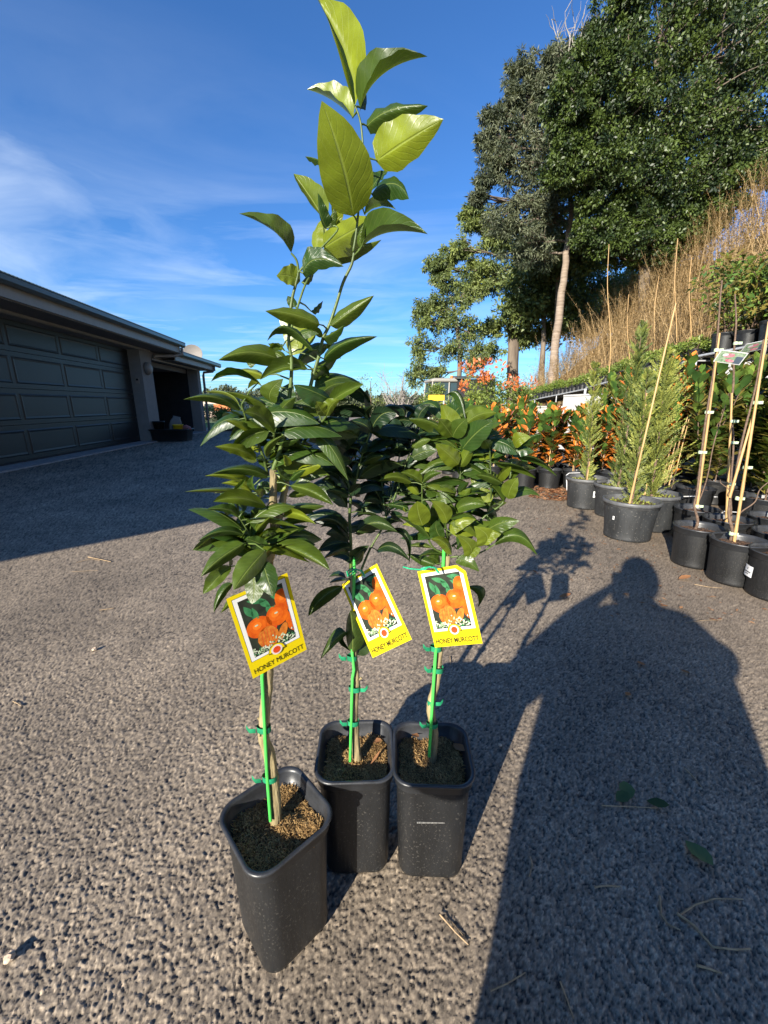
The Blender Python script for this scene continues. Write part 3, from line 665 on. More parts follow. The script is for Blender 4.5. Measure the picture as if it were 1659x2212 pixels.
g1=[(C1,[((700,1180),(620,1145),(555,1135),10,12,.15,.02,.04),
 ((905,860),(745,725),(568,650),35,105,.75,.0,.02),
 ((1040,1380),(1080,1300),(1155,1245),60,40,.0,.02,.03),
 ((985,1560),(1090,1500),(1215,1520),50,35,.3,.03,.05),
 ((690,1590),(585,1425),(472,1260),45,110,.62,.01,.03),
 ((700,1815),(890,1790),(1110,1740),20,60,.45,.02,.04),
 ((640,1815),(640,1690),(690,1575),40,70,.8,.02,.03),
 ((690,1800),(870,1690),(1100,1570),125,95,.88,.0,.03),
 ((775,1640),(770,1480),(800,1330),15,65,.75,-.005,-.02),
 ((715,1660),(660,1540),(648,1400),6,62,.0,-.02,-.04),
 ((725,1655),(745,1570),(775,1480),15,35,.3,-.02,-.03),
 ((915,775),(822,385),(640,-12),62,140,.95,.0,.03),
 ((955,790),(1120,540),(1445,410),150,30,.22,.0,-.05),
 ((960,790),(975,700),(985,600),15,25,.0,.0,.01),
 ((1000,920),(1170,800),(1448,768),105,35,.15,.0,-.04),
 ((1070,1170),(1310,1010),(1560,865),185,75,.92,.0,-.05),
 ((1035,1410),(1190,1330),(1310,1445),85,65,.05,.0,-.04),
 ((905,1570),(825,1180),(675,730),170,195,.78,-.02,-.085),
 ((965,1800),(1150,1690),(1447,1700),135,30,.22,-.01,-.07),
 ((965,1800),(955,1710),(985,1620),22,30,.28,-.02,-.03),
 ((455,1835),(330,1680),(75,1550),25,110,.38,-.03,-.07)]),
 (C2,[((960,640),(930,590),(895,550),40,30,.1,.0,.01),((1090,680),(1130,640),(1185,588),20,28,.05,.02,.04),
 ((1010,440),(1055,390),(1110,365),20,22,.25),
 ((1000,1020),(950,850),(820,690),95,150,.85,.01,.03),
 ((1180,890),(1130,840),(1080,785),28,30,.6),((1180,895),(1265,850),(1365,783),40,40,.12),
 ((860,960),(800,955),(735,938),25,32,.25,.0,.02),
 ((980,1100),(1090,985),(1250,945),60,60,.1,.02,.05),
 ((1090,1230),(1180,1130),(1302,1058),60,40,.3,.02,.05),
 ((690,1200),(570,1160),(425,1160),30,38,.8,.0,.02),((665,1260),(470,1195),(270,1250),25,28,.2,-.02,-.06),
 ((690,1290),(640,1270),(570,1310),20,20,.7),
 ((1065,1150),(870,1135),(672,1235),55,60,.35,.0,-.03),
 ((1020,370),(1130,250),(1355,310),105,50,.05,-.03,-.05),
 ((1000,430),(900,385),(805,385),65,95,.72,-.02,-.04),
 ((1160,785),(950,700),(712,672),50,82,.48,-.01,-.05),
 ((1110,1000),(880,800),(728,920),30,42,.18,-.02,-.05),
 ((1250,795),(1400,680),(1603,545),80,42,.42,.0,-.02),
 ((1190,1070),(1350,935),(1630,880),75,38,.15,.0,-.05),
 ((855,1085),(600,1005),(328,1075),60,95,.42,-.01,-.06),
 ((600,1080),(600,1100),(597,1140),35,35,.3,.0,.0),
 ((510,1490),(300,1375),(45,1395),30,50,.35,-.04,-.09),((500,1440),(400,1340),(220,1330),25,25,.6,.0,.02),
 ((720,1450),(570,1370),(385,1330),38,28,.5,-.02,-.05),
 ((770,1420),(755,1330),(862,1225),80,65,.3,-.02,-.04),
 ((1180,1340),(1270,1275),(1400,1262),35,50,.3,.0,.03),
 ((820,1530),(870,1440),(965,1375),60,40,.2),
 ((830,1480),(830,1400),(900,1300),60,60,.15,.02,.04),
 ((950,1420),(900,1330),(940,1250),70,50,.05,.02,.03),
 ((1240,1400),(1110,1330),(945,1275),110,50,.0,-.02,-.05),
 ((1160,1530),(1080,1440),(1050,1370),60,80,.38,-.01,-.02),
 ((1240,1420),(1370,1335),(1518,1270),50,52,.36,-.01,-.04),
 ((1210,1530),(1165,1470),(1130,1410),40,55,.7,-.03,-.05),((1215,1530),(1255,1440),(1325,1395),60,25,.55,-.03,-.05),
 ((790,1670),(680,1540),(530,1500),40,82,.46,-.04,-.08),
 ((620,1690),(510,1600),(385,1568),28,32,.68,-.03,-.06),((640,1690),(590,1630),(530,1590),25,25,.1)]),
 (C3,[((1100,640),(1170,640),(1250,650),30,30,.1,.03,.05),
 ((1140,470),(1270,460),(1412,485),22,28,.2,.02,.04),((1150,440),(1240,420),(1330,450),22,28,.1,.03,.05),((1130,400),(1180,380),(1260,360),20,28,.2,.03,.05),
 ((930,340),(1010,330),(1140,300),22,32,.1,-.02,-.05),
 ((735,490),(560,400),(345,375),50,55,.62,-.02,-.06),((760,420),(700,380),(628,362),25,25,.85),
 ((740,500),(650,480),(580,460),30,20,.5),((700,420),(600,420),(468,438),14,16,.3),
 ((830,480),(830,370),(1002,262),42,28,.32,-.03,-.06),
 ((890,250),(850,270),(760,250),30,30,.3),
 ((845,660),(600,580),(318,630),50,48,.22,-.01,-.06),
 ((700,755),(500,655),(250,650),32,48,.75,-.01,-.05),((690,810),(570,730),(405,718),28,42,.85,.0,-.02),
 ((540,800),(330,780),(60,797),20,30,.6,-.02,-.06),((690,830),(560,780),(340,810),28,30,.75,-.01,.0),
 ((525,785),(590,730),(635,665),12,25,.3,-.04,-.05),((720,785),(690,710),(710,640),40,22,.25,-.02,-.03),
 ((870,720),(790,760),(730,800),60,50,.0,.02,.03),
 ((770,860),(760,800),(700,780),40,40,.3),
 ((835,945),(600,860),(330,890),50,80,.46,-.03,-.08),((600,1000),(590,920),(500,900),30,30,.2),
 ((575,1030),(440,960),(258,965),30,50,.2,-.05,-.08),((700,1035),(650,1022),(610,1020),14,14,.8),
 ((615,1200),(400,1165),(187,1260),40,42,.15,-.05,-.09),
 ((690,1100),(740,1000),(872,960),65,35,.26),((700,1210),(760,1120),(862,1035),50,32,.42),
 ((860,1340),(740,1270),(640,1240),70,60,.18,-.03,-.05),((700,1270),(600,1230),(550,1270),30,40,.15),
 ((920,1180),(850,1180),(785,1215),32,32,.25,-.02,-.04),((920,1240),(1010,1190),(1130,1145),30,22,.32),
 ((960,1120),(1120,1060),(1290,1080),35,32,.4),((985,1020),(1110,1000),(1290,1100),42,42,.7,-.01,-.05),
 ((1000,960),(1170,930),(1372,930),32,65,.3,.01,.03),((1010,1000),(1150,960),(1280,1000),30,50,.05,.02,.04),
 ((1030,840),(1130,820),(1240,815),40,25,.42,.02,.03),((1045,740),(1240,790),(1450,920),70,52,.32,-.01,-.05),
 ((1090,640),(1230,560),(1335,558),50,52,.95,.0,-.02),
 ((1050,690),(960,640),(930,550),22,45,.15,-.03,-.05),((1050,690),(1110,630),(1195,590),30,32,.1,-.03,-.05),
 ((960,800),(945,730),(925,640),35,58,.85,.0,.01),((1010,560),(1000,500),(990,450),30,40,.8),((1040,620),(1060,570),(1040,540),20,30,.9),
 ((870,1370),(1030,1350),(1200,1450),45,48,.0,.0,-.03),((930,1280),(1180,1380),(1420,1530),90,52,.32,-.02,-.07),
 ((560,1780),(480,1830),(400,1930),38,34,.42,-.02,-.01),((505,1650),(400,1750),(335,1925),32,50,.12,-.05,-.07),
 ((620,1280),(390,1420),(215,1590),55,88,.32,-.06,-.10),((500,1490),(370,1600),(235,1750),62,70,.32,-.06,-.09),
 ((700,1560),(710,1720),(690,1845),92,80,.30,-.06,-.08),((790,1440),(835,1600),(890,1775),80,105,.12,-.07,-.10),
 ((820,1340),(650,1530),(520,1715),75,118,.32,-.07,-.12),((480,1500),(478,1450),(485,1420),8,10,.1)])]
p1a=AT(*C6(383,905),Y1+.006); 
stake1=([AT(*C6(383,910),Y1-.014),AT(*C6(362,640),Y1-.012),AT(*C6(335,90),Y1-.010),AT(*C3(845,1500),Y1-.008)],.0031)
ties1=[(tuple(AT(*C6(378,664),Y1-.004)),.0135,-1),(tuple(AT(*C6(345,385),Y1-.003)),.0125,-1)]
citrus_tree(Y1,s1,w1,g1,'tallest young citrus tree, front left square pot, big pale leaves at the top',GROUP,(-.1985,.576),R(43),.0805,stake1,ties1,seed=1,fill=140)
# ---- tree 2 (back, middle)
Y2=.72
w2=[stemx([(C6,880,590),(C6,868,480),(C6,862,380),(C6,858,310),(C6,862,220),(C6,872,130),(C6,868,95),(C5,800,745),(C5,790,640)],Y2,.005,.0,.0085,.0045),
    stemx([(C5,790,640),(C5,785,400),(C5,780,250),(C4,300,1250)],Y2,.0,.0,.0045,.0042)]
s2=[stemx([(C4,300,1250),(C4,300,1050),(C4,292,900),(C4,300,760),(C4,290,690),(C4,245,560),(C4,210,425),(C4,200,330)],Y2,0,.0,.0042,.0018),
    stemx([(C4,300,740),(C4,320,650),(C4,333,460),(C4,310,400)],Y2,0,.03,.0022,.0014),
    stemx([(C4,310,740),(C4,340,620),(C4,375,480),(C4,410,380),(C4,440,250),(C4,465,145)],Y2,0,-.03,.0026,.0012),
    stemx([(C4,370,1230),(C4,430,1090),(C4,525,920),(C4,515,800),(C4,500,640),(C4,480,560)],Y2,0,.03,.0030,.0014),
    stemx([(C4,525,920),(C4,560,760),(C4,600,600),(C4,640,330),(C4,645,240)],Y2,.02,.05,.0022,.0012),
    stemx([(C4,540,880),(C4,600,720),(C4,690,450),(C4,740,250)],Y2,.02,.02,.0022,.0012),
    stemx([(C4,560,760),(C4,556,560),(C4,553,440)],Y2,.03,.06,.0016,.001)]
g2=[(C4,[((205,415),(150,402),(60,415),14,16,.0),((290,740),(240,700),(180,665),32,32,.0),((290,745),(330,705),(362,670),28,34,.0,-.02,-.05),
 ((300,520),(245,530),(205,560),32,40,.35,-.01,-.03),((245,670),(190,600),(60,595),18,22,.05),((290,760),(220,720),(140,715),22,22,.0),
 ((285,1010),(180,905),(30,930),20,30,.0,-.02,-.05),((285,1020),(190,930),(100,960),30,25,.05,.0,-.02),
 ((290,1040),(220,990),(135,1000),40,45,.0),((300,1070),(200,1060),(85,1110),42,50,.02),((300,1090),(230,1100),(120,1160),30,32,.0),
 ((330,1000),(455,925),(605,985),45,50,.25,-.01,-.05),((300,1170),(350,1120),(420,1075),35,35,.15),
 ((310,1190),(260,1130),(180,1150),30,30,.1),((320,1200),(350,1160),(385,1110),28,28,.25),
 ((470,1110),(570,1080),(690,1180),30,32,.15,.0,-.03),((490,1000),(650,990),(680,1200),18,22,.15,.0,-.03),
 ((510,880),(430,815),(305,905),22,22,.0),((500,795),(440,765),(385,790),28,24,.0),((380,860),(340,800),(250,790),22,26,.1),
 ((550,780),(545,735),(560,690),50,52,.0),((515,850),(470,730),(425,715),15,22,.05),((560,870),(600,880),(640,870),28,28,.0),
 ((550,840),(600,800),(670,800),16,20,.0),((540,620),(500,560),(470,510),36,34,.0),((550,620),(530,560),(530,500),28,32,.05),
 ((580,590),(540,590),(470,585),35,18,.4),((560,470),(610,430),(670,450),32,22,.12),((610,480),(590,420),(570,380),30,30,.0),
 ((650,570),(690,530),(720,500),30,35,.0),((690,540),(650,530),(620,560),15,20,.05),
 ((380,540),(440,505),(512,490),25,22,.4),((390,470),(450,430),(510,430),32,32,.05),((300,490),(270,450),(250,430),30,32,.0),
 ((405,400),(380,440),(360,470),20,20,.1),((440,560),(410,590),(360,600),22,24,.0),
 ((205,335),(190,260),(130,245),60,50,.0),((220,340),(230,270),(290,235),55,50,.0),((300,435),(250,375),(150,372),52,42,.0,-.01,-.04),
 ((330,400),(300,330),(200,300),60,60,.02),((340,400),(370,340),(430,330),40,40,.0),((430,330),(380,280),(290,260),40,40,.0,-.04,-.06),
 ((430,330),(500,220),(602,212),45,65,.0,-.03,-.06),((420,260),(330,190),(215,190),22,16,.0,-.04,-.07),((440,250),(400,200),(455,160),50,20,.0),
 ((200,330),(170,200),(60,250),22,26,.1),((640,240),(570,165),(480,200),22,25,.0),((650,245),(630,175),(540,165),25,22,.0),
 ((740,230),(690,170),(590,165),20,22,.0),((650,335),(590,290),(520,350),42,42,.16),((700,500),(780,460),(862,455),48,42,.32,.0,-.02),
 ((700,440),(750,395),(825,380),25,32,.5,.0,-.02),((730,350),(800,330),(880,350),32,30,.0),((690,420),(640,400),(590,330),25,30,.05),
 ((740,300),(700,270),(620,290),35,30,.0),((740,260),(760,200),(820,150),35,30,.0),
 ((270,1290),(210,1265),(155,1283),16,18,.0),((270,1300),(210,1305),(160,1320),12,16,.0),
 ((250,1340),(120,1410),(22,1535),40,40,.32,-.03,-.06)]),
 (C5,[((775,612),(775,480),(765,365),40,66,.3,-.01,-.03),((770,600),(830,560),(862,500),30,55,.25,.0,.02),((738,488),(680,530),(592,645),28,34,.36,-.01,-.03),((738,488),(720,520),(770,600),10,20,.2)])]
stake2=([AT(*C6(835,572),Y2-.012),AT(*C6(848,100),Y2-.01),AT(*C5(785,700),Y2-.01),AT(*C5(775,610),Y2-.008),AT(*C4(325,1150),Y2-.005)],.0031)
ties2=[(tuple(AT(*C6(852,350),Y2-.004)),.0125,-1),(tuple(AT(*C6(860,158),Y2-.004)),.0125,1),(tuple(AT(*C5(772,632),Y2-.004)),.0105,-1)]
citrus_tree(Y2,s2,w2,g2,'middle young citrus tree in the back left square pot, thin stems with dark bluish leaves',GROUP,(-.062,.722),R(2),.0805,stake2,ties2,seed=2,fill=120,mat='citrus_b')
# ---- tree 3 (back, right)
w3=[stemx([(C6,1298,565),(C6,1310,440),(C6,1305,360),(C6,1292,290),(C6,1295,235),(C6,1318,150),(C6,1335,60),(C5,1262,680),(C5,1272,590),(C5,1290,400),(C4,925,1250),(C4,930,1140)],Y2,.005,.0,.0085,.0050)]
s3=[stemx([(C4,930,1140),(C4,935,1050),(C4,960,900),(C4,1005,760),(C4,1015,640),(C4,1010,560),(C4,985,460),(C4,970,350)],Y2,0,.0,.0036,.0018),
    stemx([(C4,930,1130),(C4,840,1090),(C4,790,980),(C4,770,850),(C4,765,700),(C4,765,655)],Y2,0,-.03,.0026,.0013),
    stemx([(C4,950,1150),(C4,1060,1140),(C4,1150,1120),(C4,1235,1070)],Y2,0,-.04,.0024,.0013),
    stemx([(C4,960,1080),(C4,1080,990),(C4,1180,880),(C4,1290,800),(C4,1330,680),(C4,1350,560),(C4,1350,470)],Y2,0,.02,.0030,.0013),
    stemx([(C4,1190,880),(C4,1215,760),(C4,1215,600),(C4,1208,440)],Y2,.01,-.02,.0022,.0013),
    stemx([(C4,935,1080),(C4,930,1000),(C4,915,900)],Y2,0,-.05,.0022,.0013),
    stemx([(C4,1010,560),(C4,1035,460),(C4,1050,420)],Y2,0,-.02,.0018,.0013)]
g3=[(C4,[((900,240),(830,150),(740,170),45,35,.0,.02,.05),((1050,260),(1000,80),(905,110),30,25,.0,.02,.04),((960,250),(1000,180),(1078,140),55,50,.05,.02,.04),
 ((960,280),(1060,200),(1180,160),40,42,.35,.02,.03),((1060,270),(1150,215),(1255,210),50,40,.5,.01,.02),((1100,380),(1180,270),(1235,220),60,50,.25,.02,.03),
 ((965,370),(940,260),(890,145),35,75,.62,.0,.0),((970,370),(830,270),(680,250),50,32,.3,-.01,-.04),
 ((965,365),(920,300),(875,250),40,50,.45,-.03,-.06),((965,365),(1000,300),(1060,245),50,60,.22,-.03,-.06),
 ((1030,440),(1130,330),(1235,262),75,75,.02,-.03,-.07),((1020,470),(1100,400),(1200,350),40,45,.0,-.02,-.04),((940,430),(860,360),(740,330),50,40,.0,.01,.03),
 ((1005,545),(935,475),(855,412),52,58,.62,-.03,-.06),((1012,560),(1060,475),(1107,380),32,40,.5,-.02,-.04),
 ((1000,440),(1010,400),(1030,350),15,18,.7),
 ((1210,390),(1310,410),(1392,482),32,58,.0,-.02,-.04),((1380,435),(1460,370),(1552,345),12,30,.0,.0,-.03),((1370,430),(1400,375),(1480,365),42,40,.7,.0,-.02),
 ((1200,440),(1190,410),(1172,385),32,42,.32),((1350,480),(1420,450),(1500,462),32,40,.0,.01,.0),((1230,505),(1280,465),(1345,470),26,22,.0,-.01,-.02),
 ((1345,480),(1330,420),(1330,370),30,40,.0,.02,.03),((1210,440),(1240,390),(1290,350),35,30,.02,.01,.03),
 ((1200,610),(1170,540),(1085,500),30,30,.25),((1340,640),(1380,570),(1455,530),40,25,.38),((1420,565),(1460,560),(1512,572),22,22,.3),
 ((1290,670),(1200,625),(1110,615),26,26,.25,-.02,-.04),((1330,770),(1345,700),(1392,630),55,42,.55,-.01,-.03),((1250,660),(1290,600),(1348,560),22,32,.6),
 ((1220,760),(1160,700),(1080,615),42,32,.62),((1215,790),(1180,740),(1150,700),32,36,.75),((1235,760),(1260,720),(1290,700),26,26,.35),((1300,790),(1240,700),(1200,690),20,22,.2),
 ((765,665),(700,615),(625,597),22,36,.38,-.03,-.05),((770,665),(820,612),(895,600),22,22,.25,-.03,-.05),((775,675),(770,590),(860,570),20,22,.3,.0,.02),
 ((745,740),(700,690),(640,650),26,22,.55),((700,665),(590,625),(478,655),26,32,.4,-.02,-.05),
 ((995,690),(930,650),(880,640),32,32,.1),((975,765),(940,715),(880,680),42,40,.32,-.01,-.03),((990,795),(1040,745),(1087,700),30,28,.38),((1000,740),(1040,690),(1072,660),22,22,.02),
 ((1020,740),(1080,710),(1150,705),20,22,.1),((870,830),(900,770),(990,790),50,40,.22,-.03,-.04),((975,860),(1060,805),(1185,812),45,36,.27,-.03,-.05),
 ((860,780),(820,720),(830,680),35,40,.1),
 ((820,900),(780,820),(750,790),30,30,.1),((770,945),(742,865),(735,785),66,70,.68,-.05,-.07),
 ((915,965),(870,890),(840,790),55,42,.25,-.02,-.03),((925,930),(900,850),(825,780),32,55,.65,-.05,-.07),((950,990),(1010,920),(1118,905),32,48,.68,-.04,-.05),
 ((1200,890),(1120,850),(1040,870),26,24,.0),((1190,850),(1250,795),(1320,795),28,42,.52),((1200,860),(1230,870),(1260,920),30,30,.0),
 ((1080,920),(1040,900),(980,870),30,35,.0),((1100,960),(1060,990),(1000,980),40,35,.0),
 ((1190,975),(1290,925),(1402,912),38,58,.32,-.02,-.05),((1250,960),(1290,990),(1312,1030),20,22,.0),((1165,1075),(1190,1010),(1105,948),70,60,.72,-.05,-.06),((1170,1070),(1220,1000),(1283,1000),25,40,.65,-.05,-.06),
 ((1240,1065),(1395,1010),(1520,1140),45,45,.22,-.04,-.06),((1070,1145),(1080,1080),(990,1005),45,52,.62,-.05,-.07),((1075,1140),(1110,1110),(1150,1090),25,32,.6,-.05,-.06),
 ((960,1135),(900,1050),(820,1035),32,32,.62,-.04,-.06),((930,1145),(840,1125),(740,1150),20,22,.22),((830,1090),(760,1075),(670,1080),14,18,.4),
 ((820,1040),(750,950),(600,880),26,32,.12,-.02,-.04),((680,850),(620,815),(508,810),22,24,.0),((660,860),(630,790),(625,780),10,12,.6),
 ((850,1200),(770,1170),(665,1130),34,28,.15),((880,1200),(850,1160),(800,1150),25,30,.3),((985,1175),(1060,1180),(1140,1245),42,34,.2,-.04,-.06),
 ((900,1035),(860,975),(862,910),48,42,.15,-.03,-.04),((990,1100),(1020,1050),(1060,1090),20,25,.0),((1080,960),(1030,1010),(1000,1080),30,30,.05),
 ((1070,1340),(1165,1380),(1130,1480),22,40,.05,.03,.03)])]
stake3=([AT(*C6(1283,545),Y2-.012),AT(*C6(1298,300),Y2-.011),AT(*C6(1318,0),Y2-.01),AT(*C5(1250,590),Y2-.01),AT(*C4(905,1200),Y2-.006),AT(*C4(912,1060),Y2-.006)],.0033)
ties3=[(tuple(AT(*C6(1300,362),Y2-.004)),.0125,-1),(tuple(AT(*C6(1296,240),Y2+.001)),.0085,1),(tuple(AT(*C6(1330,50),Y2-.004)),.0125,-1),(tuple(AT(*C5(1250,578),Y2-.004)),.012,-1)]
citrus_tree(Y2,s3,w3,g3,'bushy young citrus tree in the back right square pot with light green leaves',GROUP,(.104,.715),R(-2),.0815,stake3,ties3,seed=3,fill=80)

scr=bpy.data.objects['potted_citrus_tree.002'] if 'potted_citrus_tree.002' in bpy.data.objects else None
M['scuff']=pmat('scuff_mark',(.30,.29,.27),.8,.5,400,col2=(.05,.05,.05))
if scr:
    mb=MB(); zt=.165; yf=-.0740; 
    mb.box((-.036,yf-.0012,zt),(.036,yf+.004,zt+.0022)); mb.build('scuff_mark',M['scuff'],scr)
# ---- picture tags hanging on the trees
def fit_card(c,w,h,Y):
    """pose of a flat w x h card whose corners appear at the four measured places (TL,TR,BR,BL)"""
    loc=np.array([[-w/2,0,h/2],[w/2,0,h/2],[w/2,0,-h/2],[-w/2,0,-h/2]]); tgt=np.array(c,float)
    cs,sn=math.cos(PITCH),math.sin(PITCH)
    def rot(r):
        th=np.linalg.norm(r)
        if th<1e-9: return np.eye(3)
        k=r/th; K=np.array([[0,-k[2],k[1]],[k[2],0,-k[0]],[-k[1],k[0],0]]); return np.eye(3)+math.sin(th)*K+(1-math.cos(th))*K@K
    def pr(q):
        P=loc@rot(q[:3]).T+q[3:]; Z=P[:,2]-CAM_H; d=P[:,1]*cs-Z*sn; u=P[:,1]*sn+Z*cs
        return np.stack([CX+F*P[:,0]/d,CY-F*u/d],1)
    ctr=tgt.mean(0); p0=AT(ctr[0],ctr[1],Y); e=tgt[1]-tgt[0]; q=np.array([0,math.atan2(e[1],e[0]),0,*p0])
    for it in range(60):
        r=(pr(q)-tgt).ravel(); J=np.zeros((8,6))
        for k in range(6): d=np.zeros(6); d[k]=1e-5; J[:,k]=((pr(q+d)-tgt).ravel()-r)/1e-5
        # weak prior keeps the distance near the tree
        A=J.T@J+np.diag([1e-3]*3+[1e-3]*3); A[4,4]+=2e5; g=J.T@r; g[4]+=2e5*(q[4]-Y)
        q=q-np.linalg.solve(A,g)
    Rm=rot(q[:3]); return Matrix([[*Rm[i],q[3+i]] for i in range(3)]+[[0,0,0,1]])
M['tagyellow']=pmat('tag_yellow',(.60,.47,.006),.55,.02,30)
M['tagwhite']=pmat('tag_white',(.62,.62,.60),.55,.02,30)
M['tagdark']=pmat('tag_photo_dark',(.035,.045,.030),.3,.5,40,col2=(.015,.016,.014))
M['tagor']=pmat('tag_photo_orange',(.62,.125,.010),.3,.2,60,col2=(.42,.05,.008))
M['tagor2']=pmat('tag_photo_segment',(.60,.20,.03),.3,.3,150,col2=(.34,.085,.015))
M['tagor3']=pmat('tag_photo_orange_mid',(.65,.14,.013),.3,.2,60,col2=(.50,.075,.010)); M['tagor4']=pmat('tag_photo_orange_light',(.70,.185,.022),.3,.2,90,col2=(.62,.13,.014))
M['tagleaf']=pmat('tag_photo_leaf',(.06,.22,.09),.3,.4,60,col2=(.02,.10,.04))
M['tagfl']=pmat('tag_photo_flower',(.62,.64,.52),.3,.2,120,col2=(.30,.40,.20))
M['tagred']=pmat('tag_red',(.62,.05,.02),.3,.05,60)
M['taggrey']=pmat('tag_lettering',(.035,.03,.01),.3,.05,60)
def ellipse(cx_,cz,rx,rz,a=0,n=28,bump=0,seed=0):
    rr=random.Random(seed); return [(cx_+rx*(1+bump*rr.uniform(-1,1))*math.cos(t)*math.cos(a)-rz*math.sin(t)*math.sin(a),cz+rx*math.cos(t)*math.sin(a)+rz*math.sin(t)*math.cos(a)) for t in [2*math.pi*k/n for k in range(n)]]
def hanging_tag(c,Y,label,cut=False,seed=0):
    w,h=.092,.150; Mx=fit_card(c,w,h,Y)
    e=empty('plant_tag'); e.matrix_world=Mx; tag(e,label,'plant tag','printed plant tags on the citrus trees')
    card=MB(); t=.0006; cc=.014 if cut else .0
    out=[(-w/2,h/2),(w/2-cc,h/2),(w/2,h/2-cc)] if cut else [(-w/2,h/2),(w/2,h/2)]
    out+=[(w/2,-h/2),(-w/2,-h/2)]; n=len(out)
    card.add([(x,-t/2,z) for x,z in out]+[(x,t/2,z) for x,z in out],[tuple(reversed(range(n))),tuple(range(n,2*n))]+[(i,(i+1)%n,n+(i+1)%n,n+i) for i in range(n)])
    card.build('card',M['tagyellow'],e)
    pic=MB()
    def poly(p,lay,m): pic.add([(x,-t/2-.00012*lay,z) for x,z in p],[tuple(reversed(range(len(p))))] if area(p)>0 else [tuple(range(len(p)))],m)
    def area(p): return sum(p[i][0]*p[(i+1)%len(p)][1]-p[(i+1)%len(p)][0]*p[i][1] for i in range(len(p)))
    L_,R_=-w/2+.006,w/2-.006; T_=h/2-.006; B_=-h/2+.030
    if cut: frame=[(L_,T_),(R_-.012,T_),(R_,T_-.012),(R_,B_),(L_,B_)]
    else: frame=[(L_,T_),(R_,T_),(R_,B_),(L_,B_)]
    k=.0007; poly([(x+(k if x>0 else -k),z+(k if z>0 else -k)) for x,z in frame],1,3); poly(frame,2,0)
    l,r,tp,bt=L_+.006,R_-.006,T_-.006,B_+.005
    poly([(l,tp),(r,tp),(r,bt),(l,bt)],3,1)
    rr=random.Random(5)
    def clampp(p): return [(min(max(x,l),r),min(max(z,bt),tp)) for x,z in p]
    for (x,z,ln,a) in ((-.028,.052,.026,-1.2),(-.017,.045,.03,-1.5),(-.006,.052,.024,-.9),(.004,.040,.022,-1.4),(.012,.050,.034,-.6),(.018,.056,.03,-1.1),(.027,.046,.03,-1.9),(.008,.058,.028,-.2),(-.022,.058,.03,-.4)):
        p=[]; 
        for q in range(9): s_=q/8; p.append((x+ln*s_*math.cos(a)-.005*math.sin(math.pi*s_)*math.sin(a),z+ln*s_*math.sin(a)+.005*math.sin(math.pi*s_)*math.cos(a)))
        for q in range(7,0,-1): s_=q/8; p.append((x+ln*s_*math.cos(a)+.005*math.sin(math.pi*s_)*math.sin(a),z+ln*s_*math.sin(a)-.005*math.sin(math.pi*s_)*math.cos(a)))
        poly(clampp(p),4,4)
    poly(clampp(ellipse(.030,.035,.013,.020,.1)),5,2); poly(clampp(ellipse(.036,-.008,.011,.019,.1)),5,2)
    poly(clampp(ellipse(-.015,.008,.0195,.018)),6,2); poly(clampp(ellipse(.015,.014,.0175,.0185)),6,2)
    poly(clampp(ellipse(-.003,.001,.014,.018)),5,7)
    for ex_,ez_,er_ in ((-.0165,.0105,.0125),(.0135,.0165,.0115),(.029,.038,.008)): poly(clampp(ellipse(ex_,ez_,er_,er_)),7,9); poly(clampp(ellipse(ex_-.001,ez_+.001,er_*.55,er_*.5)),8,10)
    poly(clampp(ellipse(-.006,-.016,.0165,.0195,0,24,.05,3)),7,5); 
    for q in range(5):
        x=-.015+q*.0045; p=[(x,-.001-.002*abs(q-2)),(x+.0005,-.001-.002*abs(q-2)),(x-.0005+(q-2)*.0008,-.031),(x-.001+(q-2)*.0008,-.031)]; poly(p,8,7)
    poly(clampp(ellipse(.017,-.018,.0065,.0155,-.5,20)),8,5)
    for q in range(90):
        x=rr.uniform(l,r-.002); z=bt+abs(rr.gauss(0,.008))*(1.15-abs(x)/.09)+.002; a=rr.uniform(0,3); poly(clampp(ellipse(x,z,rr.uniform(.0012,.0035),rr.uniform(.0007,.0015),a,8)),9+q%3,6 if q%4 else 4)
    poly(clampp(ellipse(-.013,.0245,.002,.001)),8,4); poly(clampp(ellipse(.013,.0315,.002,.001)),8,4)
    poly(ellipse(-.0185,.013,.0028,.0014),10,6); poly(ellipse(.014,.019,.0028,.0014),10,6)
    # yellow bump under the emblem
    poly([(-.0135,bt-.008)]+[(.0135*math.cos(a)+.0,bt-.006+.0135*math.sin(a)) for a in [math.pi-math.pi*q/20 for q in range(21)]]+[(.0135,bt-.008)],13,3)
    poly([(-.0128,B_-.0012)]+[(.0128*math.cos(a)+.0,bt-.006+.0128*math.sin(a)) for a in [math.pi-math.pi*q/20 for q in range(21)]]+[(.0128,B_-.0012)],14,8)
    pic.build('picture',[M['tagwhite'],M['tagdark'],M['tagor'],M['taggrey'],M['tagleaf'],M['tagor2'],M['tagfl'],M['tagred'],M['tagyellow'],M['tagor3'],M['tagor4']],e)
    em=MB(); ez=bt-.004
    def p2(p,lay,m): em.add([(x,-t/2-.00012*lay,z) for x,z in p],[tuple(reversed(range(len(p))))],m)
    p2(ellipse(0,ez,.0088,.0088),15,0); p2(ellipse(0,ez,.0062,.0062),16,1)
    for q in range(8):
        a=math.pi/8+q*math.pi/4; p2([(.0018*math.cos(a),ez+.0018*math.sin(a)),(.0055*math.cos(a-.30),ez+.0055*math.sin(a-.30)),(.0055*math.cos(a+.30),ez+.0055*math.sin(a+.30))],17,2)
    for q in range(26):
        a=q*2*math.pi/26; p2(ellipse(.0075*math.cos(a),ez+.0075*math.sin(a),.0004,.0004,0,6),16,1)
    em.build('emblem',[M['tagwhite'],M['tagred'],M['tagor']],e)
